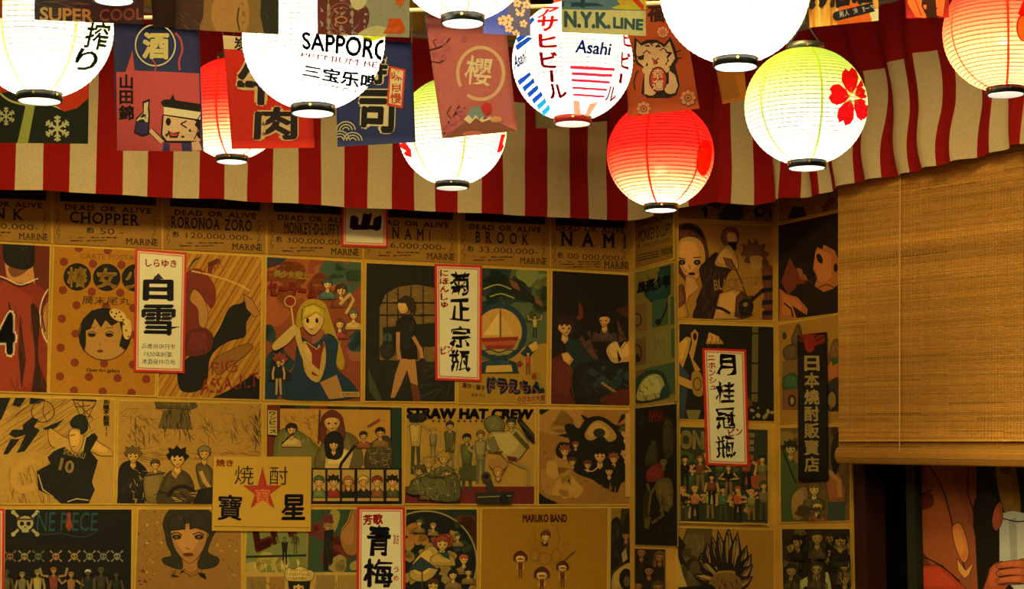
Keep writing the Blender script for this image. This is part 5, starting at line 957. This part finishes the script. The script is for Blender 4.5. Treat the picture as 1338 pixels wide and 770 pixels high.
def d_flame(a):
    a.p('946320', '870,680 1016,684 1016,775 870,775'); a.p('4c3c1c', '898,690 930,688 930,730 920,775 886,775 884,730', sm=0); a.bl('3c3018', 6, 890, 720, 915, 765, 9, seed=3); a.p('1c140c', '886,700 896,712 890,724 898,740 884,736'); a.p('b08438', '884,720 892,750 900,772 884,775')
    # tall spiked plume, like an artichoke flower
    T = [(920, 745, 916, 722), (932, 752, 912, 730), (926, 736, 924, 710), (938, 740, 930, 700), (946, 745, 938, 692), (952, 745, 952, 686), (958, 745, 964, 694), (966, 748, 976, 712), (968, 752, 982, 724), (964, 758, 984, 738), (962, 766, 984, 754), (930, 760, 906, 752)]
    for bx, by, tx, ty in T:
        dx, dy = tx - bx, ty - by; L = math.hypot(dx, dy); nx, ny = -dy / L * 8, dx / L * 8
        a.p('1a120b', [(bx + nx, by + ny), (bx + dx * .5 + nx * .95, by + dy * .5 + ny * .95), (tx, ty), (bx + dx * .5 - nx * .95, by + dy * .5 - ny * .95), (bx - nx, by - ny)]); a.p('8c6830', [(bx + nx * .7, by + ny * .7), (bx + dx * .5 + nx * .65, by + dy * .5 + ny * .65), (tx - dx * .08, ty - dy * .08), (bx + dx * .5 - nx * .3, by + dy * .5 - ny * .3), (bx, by)]); a.l('1a120b', 1.2, [(bx, by), (bx + dx * .8, by + dy * .8)])
    a.e('6c4c20', 948, 764, 22, 16); a.st('2a1c0e', 30, 932, 754, 966, 772, 7, 80, 1.2, 20, seed=2); a.l('3c3018', 6, '948,770 948,780'); a.p('14100b', '884,768 930,764 940,775 884,775'); a.e('4c3818', 908, 742, 7, 9)
poster('tan poster with a tall spiked plume drawn in brown, at bottom of middle wall', '885,689 1012,692 1012,775 885,775', WM, '946320', d_flame, border=GAP, bw=1)
# ---- right wall
def d_cs(a): a.p('8c5c20', '1010,240 1100,240 1100,300 1010,300'); a.p('20201a', '1035,270 1050,270 1054,284 1028,290'); a.bl('6c3c1c', 4, 1078, 256, 1092, 276, 6, seed=3); a.st('5c3818', 14, 1076, 250, 1094, 276, 9, 40, 1, 50, seed=4)
poster('tan poster strip with a dark bell shape beside the blind, under the valance', '1016,215 1097,200 1097,275 1016,292', WC, '8c5c20', d_cs, border=GAP, bw=1.5)
def d_head(a):
    a.p('1e100a', '1010,290 1100,270 1100,415 1010,425'); a.p('a05624', '1062,336 1068,322 1074,318 1096,330 1096,372 1088,378 1076,382 1064,374 1068,362 1060,350', sm=0); a.p('6c2c16', '1020,368 1032,336 1042,356 1054,370 1044,372 1030,386', sm=0); a.p('8c4c22', '1040,350 1050,352 1056,368 1046,364')
    a.p('1a0d09', '1032,330 1046,300 1060,290 1096,284 1096,340 1088,320 1080,306 1074,326 1066,322 1062,352 1068,366 1050,358 1042,336', sm=0); a.p('1a0d09', '1040,372 1060,376 1096,392 1096,404 1050,412 1044,392'); a.e('1a0d09', 1071, 338, 3.5, 7, -.4); a.e('1a0d09', 1092, 350, 2.5, 6)
    a.p('9c5424', '1018,376 1028,384 1042,388 1056,404 1054,412 1044,406 1036,400 1042,418 1018,422', sm=0); a.l('1a0d09', 2, '1024,396 1034,404 1036,414'); a.l('5c2814', 1.6, '1070,376 1080,372 1090,376', sm=1); a.l('5c2814', 1, '1062,370 1054,366')
poster('dark poster of a black haired head resting on one hand, beside the blind', '1016,294 1096,277 1096,410 1016,420', WC, '1e100a', d_head, border=GAP, bw=1)
def d_cars(a):
    a.p('94621e', '1010,410 1105,405 1105,560 1010,560'); a.e('3c2814', 1025, 439, 3, 5); a.p('4c381e', '1034,444 1040,428 1044,424 1048,438 1044,450 1038,454', sm=1); a.p('4c381e', '1024,456 1034,450 1042,454 1042,468 1030,472 1024,466', sm=1); a.p('2a4024', '1030,474 1038,472 1038,484 1034,484'); a.p('6c4c20', '1022,472 1096,466 1096,532 1022,536'); a.p('2c4426', '1024,494 1036,488 1044,496 1042,508 1024,508', sm=1); a.p('6c4020', '1022,510 1044,508 1044,536 1022,536'); a.ring('14100b', 2, 1035, 524, 4, 7); a.e('94704a', 1035, 524, 2, 4)
    a.p('5c3c1c', '1084,460 1090,444 1098,448 1098,470 1086,474', sm=1); a.p('8c4a1e', '1082,476 1092,466 1098,472 1098,500 1086,504 1080,490', sm=1); a.p('24401f', '1086,470 1096,466 1096,474 1088,478'); a.p('30241a', '1080,504 1098,494 1098,536 1082,530', sm=1); a.e('7c5c28', 1087, 522, 6, 11); a.ring('17100c', 2, 1087, 524, 6.5, 13)
poster('tan poster of small vehicles and animals behind the long black sign', '1016,424 1108,408 1109,550 1018,554', WC, '94621e', d_cars, border=GAP, bw=1)
def d_sword(a):
    a.p('5c4420', '1014,550 1115,548 1115,690 1014,690'); a.bl('7c5c28', 8, 1024, 570, 1100, 620, 13, seed=3); a.bl('3c1c10', 4, 1086, 562, 1106, 590, 10, seed=4); a.p('3c4a20', '1022,590 1036,598 1042,620 1040,676 1022,678', sm=1); a.bust(1033, 587, 8, '94703a', '1c2414', None, style=2); a.l('14100b', 2, '1020,582 1040,632'); a.p('7c5c2a', '1034,650 1048,636 1056,644 1050,676 1036,678', sm=1); a.p('7c4420', '1078,630 1090,610 1098,620 1106,640 1104,660 1084,662', sm=0)
    a.p('14100b', '1088,578 1094,566 1100,574 1098,600 1092,620 1086,604', sm=1); a.l('a06c34', 6, '1082,616 1096,628 1098,650', sm=0); a.p('2c3a2c', '1082,656 1104,656 1104,680 1082,680'); a.bust(1064, 640, 8, 'a8803c', '5c4820', '4c4020', style=2); a.bust(1068, 662, 8, 'a8803c', '4c4a24', '6c3820', style=3); a.bl('3c3018', 8, 1040, 664, 1100, 680, 6, seed=8)
poster('comic poster of a green robed swordsman behind the long black sign', '1018,558 1111,556 1112,682 1019,684', WC, '5c4420', d_sword, border=GAP, bw=1.5)
def d_mono(a):
    a.p('241c10', '1014,685 1115,685 1115,775 1014,775')
    r_ = random.Random(8)
    for i in range(20): a.bust(r_.uniform(1026, 1108), r_.uniform(698, 768), r_.uniform(6, 9), '80602c', ('14100b', '2c2414', '5c4820')[i % 3], ('14100b', '3c3018', '1c2418')[i % 3], style=i % 3, w_=1.4)
    a.st('14100b', 60, 1022, 692, 1110, 770, 12, 80, 1.4, 20, seed=3)
poster('dark sepia poster of many crowded figures, lowest on the right wall', '1020,690 1112,690 1113,775 1022,775', WC, '241c10', d_mono, border=GAP, bw=1.5)
# painting inside the dark opening
MP = WC.off(-.12)
def d_mural(a):
    a.p('100a07', '1190,560 1440,560 1440,800 1190,800'); a.p('6c2c1a', '1196,600 1214,600 1240,640 1262,700 1270,775 1196,775', sm=0); a.p('8a4426', '1198,600 1250,600 1262,650 1274,700 1278,775 1240,775 1212,720 1200,660', sm=0); a.p('7c3a22', '1242,600 1278,600 1282,630 1272,660 1270,690 1250,640', sm=1); a.p('9a4a24', '1204,660 1226,650 1250,690 1262,740 1240,760 1206,720', sm=1); a.p('a8361c', '1198,740 1230,738 1262,770 1262,775 1198,775'); a.p('5c1c10', '1198,650 1216,644 1220,660 1204,666', sm=1)
    for P in ('1210,604 1232,640 1248,700 1262,748', '1266,606 1264,640 1272,668 1284,700 1290,740', '1198,648 1218,640', '1200,724 1230,740 1254,760'): a.l('1c0c08', 1.8, P, sm=1)
    a.p('d88a4c', '1250,730 1262,746 1272,736 1266,752 1260,756 1252,746', sm=0); a.p('c86c34', '1244,690 1256,686 1266,720 1260,736 1250,720', sm=1)
    a.p('14100e', '1276,600 1310,600 1300,660 1292,672 1276,660'); a.p('74501c', '1302,600 1324,600 1334,670 1316,676 1304,640', sm=1); a.p('5c3a18', '1306,608 1316,612 1322,604 1318,620 1308,618')
    a.p('a8a094', '1306,672 1322,668 1346,672 1356,700 1356,760 1330,775 1306,750', sm=0); a.p('8c857a', '1318,680 1328,676 1330,762 1322,762'); a.l('1c120e', 1.6, '1304,676 1330,682 1350,678', sm=1); a.p('8c3c22', '1300,664 1308,656 1310,680 1302,694 1296,684', sm=1)
    a.p('9c4426', '1292,745 1306,734 1320,736 1338,730 1344,738 1342,752 1324,760 1306,775 1284,775', sm=1)
    for y in (736, 746, 756): a.p('a04a2a', [(1304, y), (1334, y - 4), (1341, y), (1338, y + 7), (1306, y + 8)], sm=1); a.l('240f0a', 1.4, [(1304, y + 8), (1322, y + 6), (1338, y + 7)], sm=1)
    a.l('240f0a', 1.8, '1292,746 1284,770', sm=0); a.p('7c3420', '1366,600 1400,620 1410,700 1380,760 1366,700', sm=1)
poster('dark painting of an orange robed figure holding a white bottle, in the doorway', '1197,560 1420,560 1420,790 1197,790', MP, '100a07', d_mural, cat='painting', name='wall_painting', group=None, th=.012, off=.02)
mb = MB(); a_, b_ = WC.off(-.32).col(1100), WC.off(-.32).col(1500); mb.hexa([Vector((a_.x, a_.y, 0)), Vector((b_.x, b_.y, 0)), Vector((b_.x, b_.y, ZC)), Vector((a_.x, a_.y, ZC))], -WC.n * .05); mb.build('wall_recess', M_DARK)['kind'] = 'structure'
# ------------------------------------------------ sake signs
def sign(label, Q, plane, draw, bg='e2cf98', red=1, off=.004, th=.004, bc='b4201c'):
    def d(a):
        if red:
            xs0, xs1 = Q[0][0], Q[1][0]
            def ins(k): 
                cx, cy = sum(p[0] for p in Q) / 4, sum(p[1] for p in Q) / 4
                return [(x + (k if x < cx else -k), y + (k if y < cy else -k)) for x, y in Q]
            a.p(bc, Q); a.p('e89a74', ins(2.9)); a.p('a83024', ins(4.9)); a.p(bg, ins(5.7))
        draw(a)
    return poster(label, Q, plane, bc if red else bg, d, off=off, th=th, cat='sign', name='menu_sign', group='vertical drink signs on the poster wall' if red else None, m=M_SIGN)
INK = '14101a'; RDI = 'b4140c'
def s1(a):
    a.q(RDI, 'しらゆき', [(190, 338), (231, 340), (231, 350), (190, 349)], .03, wob=.8); a.q(INK, '白', [(187, 360), (227, 360), (227, 394), (186, 393)], .05); a.p(INK, '207,357 214,365 200,365'); a.q(INK, '雪', [(185, 398), (230, 398), (229, 439), (184, 438)], .028); a.p(INK, '222,427 236,427 222,431')
    for i, t in enumerate(('兵庫県伊丹市', '1550年創業', '清酒発祥の地')): a.q('4c4430', t, [(185 + (4 if i == 1 else 0), 449 + i * 10), (229 - (4 if i == 1 else 0), 450 + i * 10), (229 - (4 if i == 1 else 0), 457 + i * 10), (185 + (4 if i == 1 else 0), 456 + i * 10)], -.005, wob=1.2)
sign('red bordered sign with two blocky black characters and three small lines below', [(177, 325), (244, 330), (241, 488), (175, 486)], WB, s1)
def s2(a):
    for ch, y in zip('菊正宗瓶', (356, 391, 425, 457)): a.q(INK, ch, [(588, y), (614, y), (614, y + 29), (588, y + 29)], .015, wob=4)
    a.vt(RDI, 'にほんしゅ', 574, 352, 587, 404, .03, wob=1); a.q(RDI, 'ピン', [(576, 453), (592, 450), (592, 460), (576, 464)], .03, wob=1)
sign('red bordered sign with four black brush characters, centre of the back wall', [(568, 345), (630, 347), (629, 499), (569, 497)], WB, s2)
def s3(a):
    for ch, y in zip('月桂冠瓶', (463, 499, 533, 570)): a.q(INK, ch, [(935, y), (960, y), (961, y + 28), (936, y + 28)], .015, wob=4)
    a.vt(RDI, 'ニホンシュ', 924, 463, 935, 512, .03, wob=1, lean=3); a.q(RDI, 'ピン', [(951, 561), (970, 559), (970, 568), (952, 571)], .03, wob=1)
sign('red bordered sign with four black brush characters, on the middle wall', [(918, 455), (975, 457), (979, 610), (923, 608)], WM, s3)
def s4(a):
    a.q(RDI, '芳歌', [(474, 673), (500, 671), (501, 685), (474, 687)], .04, wob=1); a.q(INK, '青', [(480, 686), (511, 686), (511, 727), (480, 727)], .03, wob=2.5); a.q(INK, '梅', [(475, 730), (514, 730), (514, 768), (475, 768)], .022, wob=2.5); a.q(RDI, 'あお', [(514, 698), (522, 698), (521, 712), (514, 712)], .02); a.q(RDI, 'う', [(514, 741), (521, 741), (521, 748), (514, 748)], .02); a.q(RDI, 'め', [(514, 752), (521, 752), (521, 759), (514, 759)], .02)
sign('red bordered sign with two thick black characters cut by the bottom edge', [(467, 663), (529, 663), (530, 800), (466, 800)], WB, s4)
def s5(a): a.q(INK, '山', [(459, 277), (500, 279), (497, 302), (457, 301)], .08, wob=4)
sign('red bordered sign with one black mountain character under the valance', [(447, 180), (507, 180), (507, 324), (446, 322)], WB, s5)
sign('edge of a red bordered sign cut by the left side of the frame', [(-60, 665), (6, 665), (5, 800), (-62, 800)], WB, lambda a: None)
def s6(a):
    a.q('983018', '焼き', [(282, 600), (305, 601), (305, 610), (282, 610)], .03); a.q('20180f', '焼', [(307, 609), (332, 609), (331, 634), (306, 633)], .0); a.q('20180f', '酎', [(353, 610), (376, 610), (376, 634), (352, 634)], .0)
    a.p('9c2c18', [(343 + (27 if k % 2 == 0 else 10.5) * math.sin(k * math.pi / 5), 645 - (27 if k % 2 == 0 else 10.5) * math.cos(k * math.pi / 5) * 1.0 - (2 if k else 8)) for k in range(10)]); a.q('d06c34', '寶', [(333, 639), (353, 639), (353, 659), (333, 659)], .0)
    a.q(INK, '寶', [(285, 646), (317, 647), (316, 681), (284, 680)], .016); a.q(INK, '星', [(368, 646), (400, 646), (399, 680), (367, 680)], .028); a.l('8c6018', 1.2, '280,688 404,690')
def s6o(): return sign('yellow board with a red star and four large dark characters', [(279, 597), (407, 597), (406, 695), (277, 694)], WB, s6, bg='b8862a', red=0, th=.006, off=.003)
s6o()
def s7(a):
    a.p('6c1c12', '1044,436 1078,438 1078,448 1064,452 1044,446'); a.e('7c1c14', 1058, 449, 7, 12)
    for P in ('1050,446 1043,440', '1066,446 1077,440', '1064,442 1070,437', '1050,452 1044,452'): a.l('0f0c0a', 1.5, P)
    for i, ch in enumerate('日本燒酎販賣店'): y = 465 + i * 22; a.q('c8a460', ch, [(1051, y), (1070, y), (1071, y + 20), (1051, y + 20)], .03)
sign('long black sign with a red emblem and seven cream characters', [(1042, 438), (1079, 434), (1081, 627), (1043, 629)], WC, s7, bg='0f0d0b', red=0, off=.012)
poster('small pale paper tilted over the lowest right poster', '1034,764 1080,742 1092,790 1040,800', WC, 'a09458', lambda a: a.bl('14140f', 3, 1045, 762, 1078, 776, 5, seed=3), cat='paper', name='loose_paper', group=None, off=.008)
